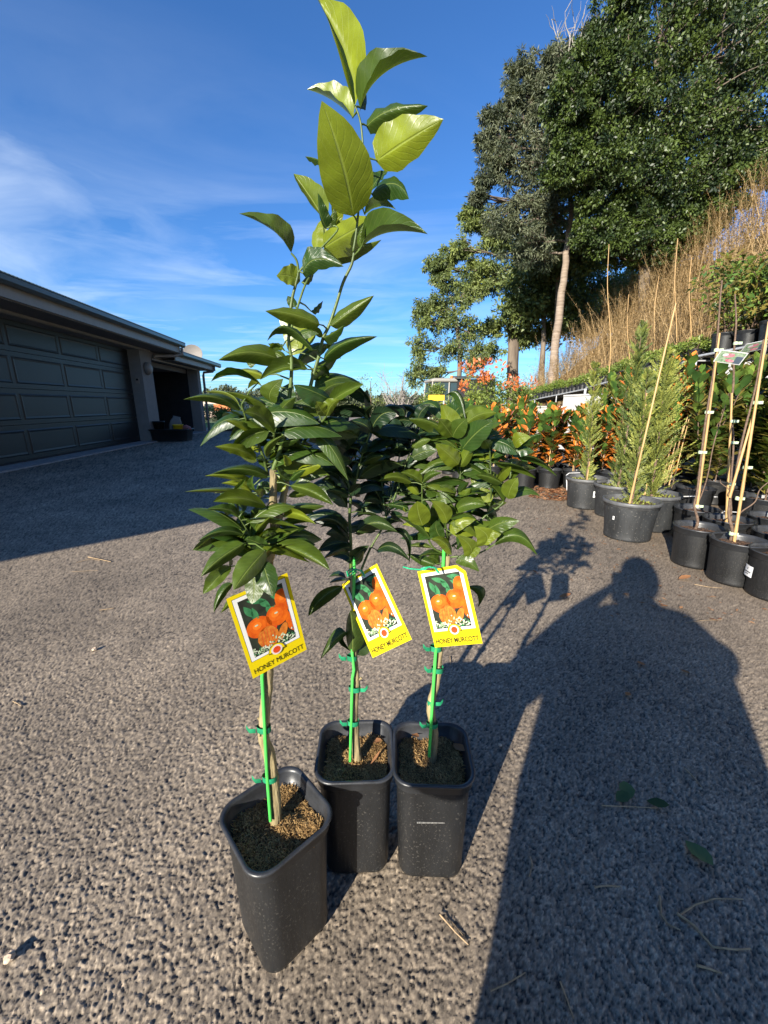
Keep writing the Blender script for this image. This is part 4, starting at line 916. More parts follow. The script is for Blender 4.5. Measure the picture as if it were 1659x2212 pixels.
    cu=bpy.data.curves.new('lettering','FONT'); cu.body='HONEY MURCOTT'; cu.size=.0125; cu.offset=0 if seed==1 else .0003; cu.align_x='CENTER'; cu.space_character=1.0
    to=bpy.data.objects.new('lettering_tmp',cu); COL.objects.link(to); dg=bpy.context.evaluated_depsgraph_get(); dg.update()
    me=bpy.data.meshes.new_from_object(to.evaluated_get(dg)); bpy.data.objects.remove(to)
    xs=[v.co.x for v in me.vertices]; sc=(w*.90)/(max(xs)-min(xs))
    for v in me.vertices: v.co=Vector((v.co.x*sc,-t/2-.0006,v.co.y*1.05-h/2+.0065))
    mkobj('lettering',me,M['taggrey'],e)
    return e,Mx
def crn(l): return [C5(*p) for p in l]
e1,m1_=hanging_tag(crn([(70,300),(392,155),(520,590),(208,748)]),.545,'yellow edged fruit tag half hidden by leaves on the front left tree',seed=1)
e2,m2_=hanging_tag(crn([(708,195),(915,108),(1108,522),(902,658)]),.69,'yellow edged fruit tag tilted most, hanging on the middle tree',seed=2)
e3,m3_=hanging_tag(crn([(1140,145),(1412,98),(1520,558),(1243,572)]),.69,'yellow edged fruit tag with a cut corner hanging nearly straight on the right tree',cut=True,seed=3)
def twine(pts,Y,r,e,dy=0):
    mb=MB(); P=[AT(*C5(x,y),Y+d) for x,y,d in pts]; mb.tube(P,[r]*len(P),6); o=mb.build('twine',M['string'],e)
    o.matrix_parent_inverse=e.matrix_world.inverted(); return o
bpy.context.view_layer.update()
twine([(845,172,-.008),(822,140,-.012),(790,130,-.02),(760,150,-.02),(750,170,-.01),(765,165,.0),(800,135,.0),(830,140,-.01),(843,165,-.012)],.70,.0016,e2)
twine([(750,170,-.01),(745,145,-.012),(775,125,-.015),(800,150,-.014)],.70,.0016,e2)
twine([(1270,155,-.008),(1250,125,-.014),(1210,118,-.018),(1185,135,-.02),(1150,133,-.02),(1100,128,-.02),(1062,118,-.02)],.69,.0015,e3)
twine([(1185,135,-.02),(1165,128,-.02),(1200,120,-.018),(1240,120,-.014),(1262,150,-.01)],.69,.0015,e3)

# ================================================================== THE PLANT ROWS ON THE RIGHT
def D4(x,y): return (1207+x*.29761, 658.4+y*.29761)
def D5(x,y): return (960.1+x*.24803, 823.0+y*.24803)
def D3(x,y): return (823+x*.26456, 713.2+y*.26456)
def D6(x,y): return (823+x*.50425, y*.50425)
def round_pot(r,h,mat,rimmat,root,mulchmat,heavy=False,name='pot'):
    rb=r*.82; mb=MB()
    mb.lathe([(.0001,.002),(rb-.01,.002),(rb,.0),(rb+.003,.012),(rb+.002,.02)]+[(rb+(r-.012-rb)*i/6,.02+(h-.06)*i/6) for i in range(1,7)],36)
    p=mb.build(name,mat,root)
    mb=MB()
    if heavy: prof=[(r-.012,h-.045),(r-.004,h-.042),(r-.002,h-.03),(r,h-.03),(r+.006,h-.022),(r+.006,h-.003),(r+.002,h),(r-.01,h),(r-.014,h-.008),(r-.018,h-.04),(r-.03,h-.10)]
    else: prof=[(r-.012,h-.042),(r-.006,h-.040),(r-.005,h-.010),(r,h-.009),(r+.001,h-.002),(r-.002,h),(r-.007,h-.001),(r-.010,h-.02),(r-.02,h-.07)]
    mb.lathe(prof,36); mb.build('rim',rimmat,p)
    V=[];Fq=[];n=9;k=28; z0=h-.045; rs=r-.017
    V.append((0,0,z0+.012))
    for i in range(1,n):
        for j in range(k): a=2*math.pi*j/k; q=rs*i/(n-1); V.append((q*math.cos(a),q*math.sin(a),z0+.012*(1-(i/n)**2)+random.uniform(-.005,.005)))
    mb=MB(); fs=[(0,1+j,1+(j+1)%k) for j in range(k)]
    for i in range(n-2):
        for j in range(k): a=1+i*k+j; b=1+i*k+(j+1)%k; fs.append((a,a+k,b+k,b))
    mb.add(V,fs,0,True)
    for q in range(60):      # bark chips lying on the surface
        a=random.uniform(0,6.28); d=rs*.93*math.sqrt(random.random()); x,y=d*math.cos(a),d*math.sin(a); b=random.uniform(0,3.1); l=random.uniform(.006,.018); w=l*.35; z=z0+.012*(1-(d/rs)**2)+.005
        c_,s_=math.cos(b),math.sin(b); mb.add([(x+c_*l,y+s_*l,z),(x-s_*w,y+c_*w,z+.004),(x-c_*l,y-s_*l,z+.001),(x+s_*w,y-c_*w,z+.003)],[(0,1,2,3)])
    mb.build('mulch',mulchmat,root)
    return z0+.01
class Blades:
    """many folded leaf blades in one foliage mesh; front side up"""
    def __init__(s): s.V=[];s.F=[];s.t=[]
    def leaf(s,p,d,n,ln,w,tone,curl=.15,full=True):
        sd=d.cross(n)
        if sd.length<1e-6: return
        sd.normalize(); n=sd.cross(d).normalized(); b=len(s.V)
        if full:
            pr=[(0,0),(.22,.62),(.5,1),(.78,.72),(1,0)]
            for t,q in pr:
                c=p+d*ln*t-n*(curl*ln*t*t)
                if q==0: s.V.append(c); s.t.append(tone)
                else:
                    s.V+= [c-sd*w*q+n*(w*.22*q),c,c+sd*w*q+n*(w*.22*q)]; s.t+=[tone,tone*.9,tone]
            s.F+= [(b,b+1,b+2,b+2),(b,b+2,b+3,b+3)]
            for k in (1,4): s.F+= [(b+k,b+k+3,b+k+4,b+k+1),(b+k+1,b+k+4,b+k+5,b+k+2)]
            s.F+= [(b+7,b+10,b+8,b+8),(b+8,b+10,b+9,b+9)]
        else:
            m=p+d*ln*.45-n*curl*ln*.2; s.V+= [p,m-sd*w,p+d*ln-n*curl*ln,m+sd*w]; s.t+=[tone]*4; s.F.append((b,b+1,b+2,b+3))
    def build(s,name,mat,parent,loc=None):
        F4=[f for f in s.F if f[2]!=f[3]]; F3=[f[:3] for f in s.F if f[2]==f[3]]
        me=bpy.data.meshes.new(name)
        if not F3: me=npmesh(name,[tuple(v) for v in s.V],F4,{'tone':s.t})
        else:
            V=np.array([tuple(v) for v in s.V],dtype=np.float32); me.vertices.add(len(V)); me.vertices.foreach_set('co',V.ravel())
            li=np.array([i for f in F4 for i in f]+[i for f in F3 for i in f],dtype=np.int32)
            ls=np.concatenate([np.arange(len(F4))*4,len(F4)*4+np.arange(len(F3))*3]).astype(np.int32)
            me.loops.add(len(li)); me.loops.foreach_set('vertex_index',li); me.polygons.add(len(ls)); me.polygons.foreach_set('loop_start',ls); me.update(calc_edges=True)
            at=me.attributes.new('tone','FLOAT','POINT'); at.data.foreach_set('value',np.array(s.t,dtype=np.float32))
        o=mkobj(name,me,mat,parent)
        if loc: o.location=loc
        return o
def potted_magnolia(r,h,H_,seed,ln=.085,shoots=1,mulch='sawdust',mat='magnolia',stake=True,nper=3,gap=.05,open_=.5):
    rnd=random.Random(seed); root=empty('potted_magnolia')
    z0=round_pot(r,h,M['pot'],M['potrim'],root,M[mulch])
    bl=Blades(); st=MB()
    for s_ in range(shoots):
        a0=rnd.uniform(0,6.28); lean=.0 if s_==0 else rnd.uniform(.12,.4); top=H_*(1 if s_==0 else rnd.uniform(.6,.95))
        base=Vector((0,0,z0-.03)); zz=z0 if s_==0 else z0+rnd.uniform(.05,.3)*(H_-z0)
        pts=[base if s_==0 else Vector((0,0,zz))]; n=7
        for i in range(1,n+1):
            t=i/n; pts.append(Vector((math.cos(a0)*lean*(top-zz)*t+rnd.uniform(-.008,.008),math.sin(a0)*lean*(top-zz)*t+rnd.uniform(-.008,.008),zz+(top-zz)*t)))
        st.tube(pts,[.007-(.004*i/n) for i in range(n+1)],7)
        z=zz+.06; a=rnd.uniform(0,6)
        while z<top:
            t=(z-zz)/(top-zz); i=min(n-1,int(t*n)); c=pts[i].lerp(pts[i+1],t*n-i)
            for q in range(nper if rnd.random()<.75 else 1):
                a+=2.4+rnd.uniform(-.4,.4); up=rnd.uniform(.1,1.0) if t<.75 else rnd.uniform(.9,2.2)
                d=Vector((math.cos(a),math.sin(a),up*open_*2)).normalized(); nn=Vector((-math.cos(a)*.3,-math.sin(a)*.3,1))
                l=ln*rnd.uniform(.7,1.25); o=c+d*rnd.uniform(.01,.05)
                bl.leaf(o,d,nn,l,l*rnd.uniform(.27,.36),rnd.random()**1.5,rnd.uniform(-.1,.35))
            z+=gap*rnd.uniform(.6,1.3)
        for q in range(5):
            a=rnd.uniform(0,6.28); d=Vector((math.cos(a)*.35,math.sin(a)*.35,1)).normalized(); bl.leaf(pts[-1],d,Vector((-math.cos(a),-math.sin(a),.3)),ln*rnd.uniform(.8,1.1),ln*.26,rnd.uniform(.3,1),.05)
    st.build('stem',M['twig'],root)
    if stake:
        mb=MB(); mb.tube([(.015,.01,z0-.05),(.02,.012,H_*.96)],.006,7); mb.build('stake',M['bamboo'],root)
    bl.build('foliage',M[mat],root); return root
# front block of small magnolias, a few prototypes copied out in rows
protos=[potted_magnolia(.138,.235,hh,sd,shoots=sh,ln=.128,gap=.040,nper=5,open_=.62) for hh,sd,sh in ((.80,11,2),(.86,12,2),(.74,13,2),(.90,14,2))]
spots=[]
rowdef=[(4.95,[1.74,2.05,2.36,2.68,3.0]),(5.28,[1.42,1.78,2.10,2.44,2.80,3.15,3.45]),(5.62,[1.10,1.22+.14,1.68,1.98,2.25,2.62,3.0,3.35]),(5.98,[.98,1.30,1.60,1.98,2.38,2.8,3.2]),(6.4,[.96,1.32,1.70,2.1,2.55,3.0,3.4]),(6.85,[1.02,1.42,1.85,2.3,2.8,3.3]),(7.4,[1.55,2.05,2.6,3.1])]
for y,xs in rowdef:
    for x in xs: spots.append((x+random.uniform(-.02,.02),y+random.uniform(-.03,.03)))
ORD=['first','second','third','fourth','fifth','sixth','seventh','eighth','ninth','tenth','eleventh','twelfth','thirteenth','fourteenth','fifteenth','sixteenth','seventeenth','eighteenth','nineteenth','twentieth']
special={(0,0):'leftmost small magnolia of the front row, rusty leaves, black pot in full view',(0,1):'second small magnolia of the front row, round pot above the dead leaf litter',(0,2):'third small magnolia of the front row beside the narrow conifer'}
k=0; used=set()
for ri,(y,xs) in enumerate(rowdef):
    for ci,x in enumerate(xs):
        pi=k%4; sp=spots[k]
        if pi not in used: o=protos[pi]; used.add(pi)
        else: o=copy_tree(protos[pi])
        o.location=(sp[0],sp[1],0); o.rotation_euler=(0,0,random.uniform(0,6.28)); s_=random.uniform(.93,1.06); o.scale=(s_,s_,s_*random.uniform(.92,1.08))
        lab=special.get((ri,ci)) or f'small rust backed magnolia, {ORD[ci]} from the left in the {ORD[ri]} row from the front'
        tag(o,lab,'potted magnolia','small potted magnolias in rows'); k+=1
# taller magnolia and the dense shrub rows on the right
tall=potted_magnolia(.16,.26,1.28,21,shoots=1,ln=.12,gap=.055,nper=4,mulch='sawdust'); tall.location=(2.62,4.55,0)
tag(tall,'tall single stem magnolia with rusty leaves standing between the two conifers','potted magnolia')
shr=[potted_magnolia(.17,.26,hh,sd,shoots=sh,ln=.115,gap=.038,nper=5,mulch='mulch',mat=mt,stake=False,open_=.62) for hh,sd,sh,mt in ((1.38,31,6,'magshrub'),(1.46,32,6,'magshrub'),(1.30,33,7,'magshrub'),(1.42,34,6,'magnolia'))]
sp2=[(2.95,3.75),(3.35,3.62),(3.72,3.5),(3.05,4.25),(3.45,4.15),(3.8,4.0),(3.1,4.8),(3.5,4.7),(3.15,3.25),(3.5,3.05),(3.78,2.9),(3.25,5.35),(3.6,5.3),(3.4,2.7),(3.75,2.5),(3.55,5.9),(3.65,6.6),(3.35,6.2)]
for k,(x,y) in enumerate(sp2):
    pi=(0,1,2,3,1,2,0,3,1,2,0,2,3,0,1,3,0,1)[k]; o=shr[pi] if k<4 and pi==k else copy_tree(shr[pi])
    o.location=(x,y,0); o.rotation_euler=(0,0,random.uniform(0,6.28)); s_=random.uniform(.92,1.04); o.scale=(s_,s_,s_)
    tag(o,f'large leafy magnolia shrub, {ORD[sorted(q[1] for q in sp2).index(y)]} from the near end of the dense rows by the wall','potted shrub','leafy potted shrubs in dense rows on the right')

# ---- conifers in big weathered pots
def potted_conifer(r,h,H_,seed,width,label,stakes,loc,lean=(0,0),dense=1.0,shoot=1,tone=(.0,.8),sticker=None):
    rnd=random.Random(seed); root=empty('potted_conifer',loc); tag(root,label,'potted conifer','conifers in big weathered black pots')
    z0=round_pot(r,h,M['greypot'],M['greyrim'],root,M['mulch'],heavy=True)
    bl=Blades(); st=MB()
    base=Vector((0,0,z0-.02)); top=Vector((lean[0],lean[1],H_)); st.tube([base,base.lerp(top,.5)+Vector((.01,0,0)),top],[.012,.008,.002],7)
    n=int(330*dense)
    for i in range(n):
        t=rnd.random()**.85; z=t; c=base.lerp(top,z); a=rnd.uniform(0,6.28)
        wz=width*(math.sin(math.pi*min(1,(.12+z*.88)**.75))**.8)*rnd.choice((.4,.7,1.0,1.5))*rnd.uniform(.7,1.1)+.03
        d=Vector((math.cos(a),math.sin(a),rnd.uniform(.5,1.5))).normalized(); L_=wz*1.15
        pn=Vector((rnd.uniform(-1,1),rnd.uniform(-1,1),rnd.uniform(-.3,.6))).normalized(); side=d.cross(pn).normalized()
        tn=rnd.uniform(*tone); m=int(8+L_*75)
        for q in range(m):
            s_=(q+.5)/m; p=c+d*L_*s_+Vector((0,0,.12*L_*s_*s_)); sg=1 if q%2 else -1
            dd=(d+side*sg*rnd.uniform(.5,1.0)*(1-s_*.5)+Vector((rnd.uniform(-.2,.2),rnd.uniform(-.2,.2),rnd.uniform(0,.3)))).normalized()
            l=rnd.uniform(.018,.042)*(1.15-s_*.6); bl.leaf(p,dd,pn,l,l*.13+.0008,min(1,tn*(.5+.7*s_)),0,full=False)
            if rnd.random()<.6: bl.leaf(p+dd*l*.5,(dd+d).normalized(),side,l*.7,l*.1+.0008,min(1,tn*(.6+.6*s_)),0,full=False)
    # low green weeds round the stem
    for q in range(260):
        a=rnd.uniform(0,6.28); rr=r*.8*math.sqrt(rnd.random()); p=Vector((rr*math.cos(a),rr*math.sin(a),z0)); bl.leaf(p,Vector((rnd.uniform(-1,1),rnd.uniform(-1,1),rnd.uniform(.2,1))).normalized(),Vector((0,0,1)),.022,.007,rnd.uniform(.3,1),.1,full=False)
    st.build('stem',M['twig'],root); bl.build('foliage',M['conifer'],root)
    for b,t_,rad in stakes:
        mb=MB(); b=Vector(b)-Vector(loc); t_=Vector(t_)-Vector(loc); P=[]; RR=[]
        for i in range(41):
            f=i/40; P.append(b.lerp(t_,f)); RR.append(rad*.8*(1.0-.35*f)*(1.18 if i%7==3 else 1))
        mb.tube(P,RR,8); mb.build('bamboo_stake',M['bamboo'],root)
    if sticker:
        sx,sy,sz,w,hh=sticker; mb=MB(); a=sx; rr=r*.93
        mb.add([Vector(((rr)*math.sin(a+s_*w/rr)+0,-(rr)*math.cos(a+s_*w/rr),sz+v)) for s_,v in ((-.5,-hh/2),(.5,-hh/2),(.5,hh/2),(-.5,hh/2))],[(0,1,2,3)])
        st_=mb.build('sticker',M['card'],root)
        mb=MB(); rr+=.001; 
        mb.add([Vector(((rr)*math.sin(a+s_*w/rr)+0,-(rr)*math.cos(a+s_*w/rr),sz+v)) for s_,v in ((-.25,-.012),(.25,-.012),(.25,.008),(-.25,.008))],[(0,1,2,3)]); mb.build('print',M['ink'],st_)
    return root
c1=Vector((2.03,3.99,0)); c2=Vector((1.905,3.02,0)); c3=Vector((2.22,3.27,0)); c4=Vector((2.16,3.66,0))
potted_conifer(.19,.30,1.36,41,.075,'narrow upright conifer in a weathered black pot with a white sticker',[(AT(*D4(205,1270),3.98),AT(*D4(262,860),4.0),.009)],c1,lean=(-.06,0),dense=.72,tone=(.1,1),sticker=(.08,0,.16,.045,.06))
potted_conifer(.196,.30,1.22,42,.095,'bushy green conifer in the nearest weathered pot with a long leaning cane',[(AT(*D4(512,1450),2.97),AT(*D4(850,-10),3.0),.010),(AT(*D4(560,1440),3.08),AT(*D4(640,640),3.12),.009)],c2,lean=(.04,.12),dense=.58,tone=(.1,.9),sticker=(-1.15,0,.17,.014,.028))
potted_conifer(.205,.30,1.38,43,.19,'broad feathery conifer behind and right of the nearest conifer pot',[(AT(*D4(620,1400),3.3),AT(*D4(650,1250),3.32),.009)],c3,lean=(-.06,.02),dense=1.0,tone=(.2,1))
potted_conifer(.20,.30,1.66,44,.13,'tall dark green conifer at the back of the conifer group',[(AT(*D4(495,1345),3.6),AT(*D4(580,870),3.62),.010)],c4,lean=(.06,.1),dense=.95,tone=(.0,.6))

# ---- pots with tall bare stems tied to canes, near right
def cane(root,loc,a,b,rad,name='bamboo_stake',mat='bamboo',wob=0,n=30):
    a=Vector(a)-Vector(loc); b=Vector(b)-Vector(loc); mb=MB(); P=[];RR=[]
    for i in range(n+1):
        f=i/n; P.append(a.lerp(b,f)+Vector((math.sin(f*9+rad*900)*wob,math.cos(f*7)*wob,0))); RR.append(rad*.78*(1-.4*f)*(1.15 if i%6==3 else 1))
    mb.tube(P,RR,8); return mb.build(name,M[mat],root)
M['tape']=pmat('pale_tape',(.45,.55,.36),.4,.1,40)
def bare(loc,r,h,label,canes,stems,ties,sticker=None,scale=1):
    root=empty('potted_bare_tree',loc); tag(root,label,'potted tree','leafless young trees tied to canes')
    round_pot(r,h,M['pot'],M['potrim'],root,M['mulch'])
    for a,b,rad in canes: cane(root,loc,a,b,rad)
    for a,b,rad in stems: cane(root,loc,a,b,rad,'stem','twig',.008)
    for p in ties:
        mb=MB(); q=p-Vector(loc); mb.lathe([(.012,-.009),(.0135,0),(.012,.009)],10,c=q); mb.add([q+Vector((.008,-.011,-.008)),q+Vector((.028,-.015,-.007)),q+Vector((.028,-.015,.008)),q+Vector((.008,-.011,.008))],[(0,1,2,3)]); mb.build('tie',M['tape'],root)
    if sticker:
        a,z,w,hh=sticker; rr=r*.955; mb=MB(); seg=6; vs=[]
        for i in range(seg+1):
            an=a+(i/seg-.5)*w/rr
            for v in (-hh/2,hh/2): vs.append((rr*math.sin(an),-rr*math.cos(an),z+v))
        mb.add(vs,[(2*i,2*i+2,2*i+3,2*i+1) for i in range(seg)]); s_=mb.build('sticker',M['card'],root)
        mb=MB(); rr+=.0012
        def bar(a0,a1,z0,z1): mb.add([(rr*math.sin(a0),-rr*math.cos(a0),z0),(rr*math.sin(a1),-rr*math.cos(a1),z0),(rr*math.sin(a1),-rr*math.cos(a1),z1),(rr*math.sin(a0),-rr*math.cos(a0),z1)],[(0,1,2,3)])
        for i in range(9): x=a+(i-4.4)*w/rr*.085; bar(x,x+w/rr*.062,z-.008,z-.0015)
        for i in range(6): x=a+(i-3)*w/rr*.07; bar(x,x+w/rr*.045,z-.018,z-.013)
        bar(a-.02,a+.02,z+.008,z+.02); mb.build('print',M['ink'],s_)
    return root
L1=Vector((2.01,2.46,0)); L2=Vector((2.045,2.20,0)); L3=Vector((2.105,2.0,0)); L4=Vector((2.34,2.64,0)); L5=Vector((2.42,2.34,0)); L6=Vector((2.36,2.95,0)); L7=Vector((2.72,2.72,0))
Yb=2.5
bare(L1,.142,.255,'leafless young tree in the black pot at the left of the near right group',[(AT(*D4(1003,1470),2.5),AT(*D4(1168,205),2.5),.010)],[(AT(*D4(990,1690),2.49),AT(*D4(1000,1380),2.49),.012),(AT(*D4(1000,1380),2.49),AT(*D4(1200,-180),2.52),.0085)],[AT(*D4(1005,1460),2.49),AT(*D4(1030,1070),2.5),AT(*D4(1078,780),2.5),AT(*D4(1145,330),2.5)])
bare(L2,.142,.255,'leafless young tree in the middle near pot with a white printed label',[(AT(*D4(1262,1790),2.24),AT(*D4(1525,120),2.3),.011),(AT(*D4(1240,1400),2.26),AT(*D4(1440,700),2.3),.010)],[(AT(*D4(1250,1760),2.26),AT(*D4(1240,1400),2.28),.013),(AT(*D4(1240,1400),2.28),AT(*D4(1500,250),2.3),.008),(AT(*D4(1330,1520),2.28),AT(*D4(1519,1290),2.3),.005),(AT(*D4(1250,1400),2.28),AT(*D4(1180,1270),2.3),.004)],[AT(*D4(1255,1660),2.25),AT(*D4(1300,1405),2.27),AT(*D4(1355,1180),2.28),AT(*D4(1430,710),2.29)],sticker=(-.08,.12,.075,.062))
bare(L3,.142,.255,'leafless young tree in the nearest black pot cut by the right edge',[(AT(1690,1215,2.05),AT(1740,700,2.05),.010)],[],[],sticker=(-1.85,.13,.07,.06))
bare(L4,.142,.255,'leafless young tree in the pot behind the labelled one, tall pale cane',[(AT(*D4(1212,1670),2.64),AT(*D4(1258,640),2.66),.011)],[(AT(*D4(1250,1560),2.66),AT(*D4(1262,640),2.66),.009),(AT(*D4(1262,640),2.66),AT(*D4(1290,-80),2.68),.008)],[AT(*D4(1240,1300),2.65),AT(*D4(1260,1000),2.65),AT(*D4(1262,845),2.65),AT(*D4(1285,280),2.66)])
bare(L5,.142,.255,'leafless young tree pot at the right edge behind the nearest two',[],[(L5+Vector((0,0,.2)),AT(*D4(1560,1000),2.42),.007)],[])
bare(L6,.145,.25,'black pot with bark mulch behind the near group, under the wire frame',[],[(L6+Vector((0,0,.2)),L6+Vector((.05,0,1.0)),.006)],[])
bare(L7,.145,.25,'black pot with bark mulch at the far right behind the near group',[],[(L7+Vector((0,0,.2)),L7+Vector((-.05,0,.9)),.006)],[])
# leaning canes of the pots behind the conifers
gr=empty('cane_bundle',(2.55,3.75,0)); tag(gr,'bundle of thin leaning canes in a black pot right of the conifers','canes')
round_pot(.15,.24,M['pot'],M['potrim'],gr,M['mulch'])
for a,b in (((745,1300),(825,990)),((775,1300),(940,800)),((800,1310),(905,880)),((820,1330),(945,830)),((765,1310),(850,1000))):
    cane(gr,(2.55,3.75,0),AT(*D4(*a),3.72+random.uniform(-.05,.05)),AT(*D4(*b),3.8),.008)
# ---- picture tags with a pink flower on the tall stems
M['flpink']=pmat('tag_pink',(.55,.05,.12),.3,.4,60,col2=(.75,.45,.5)); M['flgreen']=pmat('tag_green',(.10,.22,.10),.3,.6,60,col2=(.5,.6,.45)); M['fldark']=pmat('tag_panel',(.10,.13,.18),.3,.1,30)
def flower_tag(c,Y,label,w=.13,h=.085):
    Mx=fit_card([D4(*p) for p in c],w,h,Y); e=empty('flower_tag'); e.matrix_world=Mx; tag(e,label,'plant tag')
    mb=MB(); mb.box((-w/2,-.0005,-h/2),(w/2,.0005,h/2)); mb.build('card',M['card'],e)
    mb=MB(); y=-.0009
    def q(pts,m,l=0): mb.add([(x,y-l*.0003,z) for x,z in pts],[tuple(reversed(range(len(pts))))],m)
    q([(-w/2+.005,-h/2+.005),(w*.2,-h/2+.005),(w*.2,h/2-.005),(-w/2+.005,h/2-.005)],0)
    q([(w*.2,-h/2+.005),(w/2-.005,-h/2+.005),(w/2-.005,.012),(w*.2,.012)],2); q([(w*.2,.014),(w/2-.005,.014),(w/2-.005,h/2-.005),(w*.2,h/2-.005)],0)
    q(ellipse(-.012,.012,.026,.014,.2),1,1); q(ellipse(.006,-.022,.022,.010,-.1),1,1); q(ellipse(-.03,.014,.014,.009,.4),3,2)
    mb.build('picture',[M['flgreen'],M['flpink'],M['fldark'],M['card']],e); return e
flower_tag([(1180,330),(1368,345),(1305,442),(1138,408)],2.45,'white edged tag with a pink flower picture, tilted, on the left tall stem')
flower_tag([(1375,290),(1519,248),(1497,325),(1300,347)],2.6,'white edged pink flower tag further right and higher, partly behind a cane')
# white wire frame standing on the ground
fr=empty('wire_frame',GZ(*D4(905,1640))); tag(fr,'low white wire frame standing behind the near black pots','wire frame')
mb=MB(); o=fr.location
def WP(x,y,Y): return AT(*D4(x,y),Y)-o
y0=o.y
mb.tube([WP(905,1640,y0),WP(925,1470,y0),WP(945,1448,y0+.02),WP(1000,1455,y0+.1)],.006,7)
mb.tube([WP(820,1440,y0+.25),WP(1000,1478,y0+.12),WP(1160,1530,y0-.05),WP(1400,1590,y0-.1)],.005,7)
mb.tube([WP(840,1392,y0+.4),WP(1000,1390,y0+.45),WP(1150,1395,y0+.5)],.005,7)
mb.tube([WP(1160,1530,y0-.05),WP(1200,1500,y0+.1),WP(1519,1520,y0+.2)],.005,7); mb.tube([WP(1160,1530,y0-.05),(WP(1160,1530,y0-.05).x,WP(1160,1530,y0-.05).y,0)],.005,7)
mb.build('wire',M['white'],fr)
fr=empty('wire_frame',GZ(*D5(1068,960))); tag(fr,'thin white wire hoop left of the narrow conifer pot','wire frame')
o=fr.location; mb=MB(); y0=o.y
mb.tube([Vector((0,0,0)),AT(*D5(1062,820),y0)-o,AT(*D5(1085,803),y0+.02)-o,AT(*D5(1180,800),y0+.05)-o],.006,7); mb.tube([AT(*D5(1070,815),y0)-o,AT(*D5(1110,830),y0+.2)-o],.005,7)
mb.build('wire',M['white'],fr)

# ================================================================== TERRACE, BANK, TREES
def rv(): 
    v=Vector((random.gauss(0,1),random.gauss(0,1),random.gauss(0,1))); return v.normalized()
def leafcloud(C,spread,n_each,size,aspect,tone,flat=.0,droop=0.0,rng=RNG,up=.4):
    """C: (k,3) clump centres, spread: (k,) radii -> quads for leaf-sized faces scattered in each clump"""
    C=np.asarray(C,float); k=len(C); spread=np.broadcast_to(spread,(k,)); N_=k*n_each
    ci=np.repeat(np.arange(k),n_each)
    d=rng.normal(size=(N_,3)); d/=np.linalg.norm(d,axis=1)[:,None]; r=rng.random(N_)**.45
    P=C[ci]+d*(r*spread[ci])[:,None]*np.array([1,1,1-flat])
    ax=d*.7+rng.normal(size=(N_,3))*.55; ax[:,2]-=droop; ax/=np.linalg.norm(ax,axis=1)[:,None]
    nn=rng.normal(size=(N_,3)); nn[:,2]+=up; sd=np.cross(ax,nn); sd/=np.linalg.norm(sd,axis=1)[:,None]+1e-9
    L_=size*rng.uniform(.6,1.3,N_)[:,None]; w=L_*aspect
    nz=np.cross(sd,ax)
    V=np.stack([P,P+ax*L_*.45-sd*w+nz*w*.3,P+ax*L_,P+ax*L_*.45+sd*w+nz*w*.3],1).reshape(-1,3)
    Fq=np.arange(N_*4).reshape(-1,4)
    ct=np.clip(rng.uniform(*tone,k)[ci]+rng.normal(0,.12,N_),0,1); T=np.repeat(ct,4)
    return V,Fq,T
def joincl(L_):
    V=[];Fq=[];T=[];b=0
    for v,f,t in L_: V.append(v);Fq.append(f+b);T.append(t);b+=len(v)
    return np.concatenate(V),np.concatenate(Fq),np.concatenate(T)
def limb(mb,a,b,r0,r1,wob=.06,n=6):
    a=Vector(a);b=Vector(b);L_=(b-a).length; P=[];RR=[]
    for i in range(n+1):
        f=i/n; P.append(a.lerp(b,f)+rv()*L_*wob*math.sin(math.pi*f)*.5); RR.append(r0+(r1-r0)*f)
    mb.tube(P,RR,7); return P
M['fig']=leafmat('dark_tree_leaf',(.009,.022,.006),(.075,.11,.018),.5,.12)
M['euc']=leafmat('gum_leaf',(.05,.08,.028),(.20,.24,.06),.55,.18)
M['silver']=leafmat('silver_leaf',(.026,.040,.018),(.155,.17,.095),.6,.12)
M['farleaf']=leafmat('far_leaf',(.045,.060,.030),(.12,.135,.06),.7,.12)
M['hedge']=leafmat('hedge_leaf',(.035,.07,.015),(.17,.24,.035),.5,.2)
M['photinia']=leafmat('photinia_leaf',(.05,.10,.02),(.22,.27,.05),.45,.2)
M['redtip']=leafmat('red_new_leaf',(.42,.10,.03),(.62,.20,.06),.45,.25)
M['reed']=leafmat('dry_reed',(.20,.130,.062),(.56,.40,.21),.8,.2,spec=.15)
M['gumbark']=pmat('gum_bark',(.20,.16,.12),.9,.4,4,.6,12,stretch=(1,1,.2),col2=(.07,.052,.04))
M['palmbark']=pmat('ringed_bark',(.33,.26,.20),.9,.3,3,.6,30,stretch=(.4,.4,6),col2=(.15,.11,.08))
M['deadwood']=pmat('dead_branches',(.30,.27,.24),.9,.2,10)
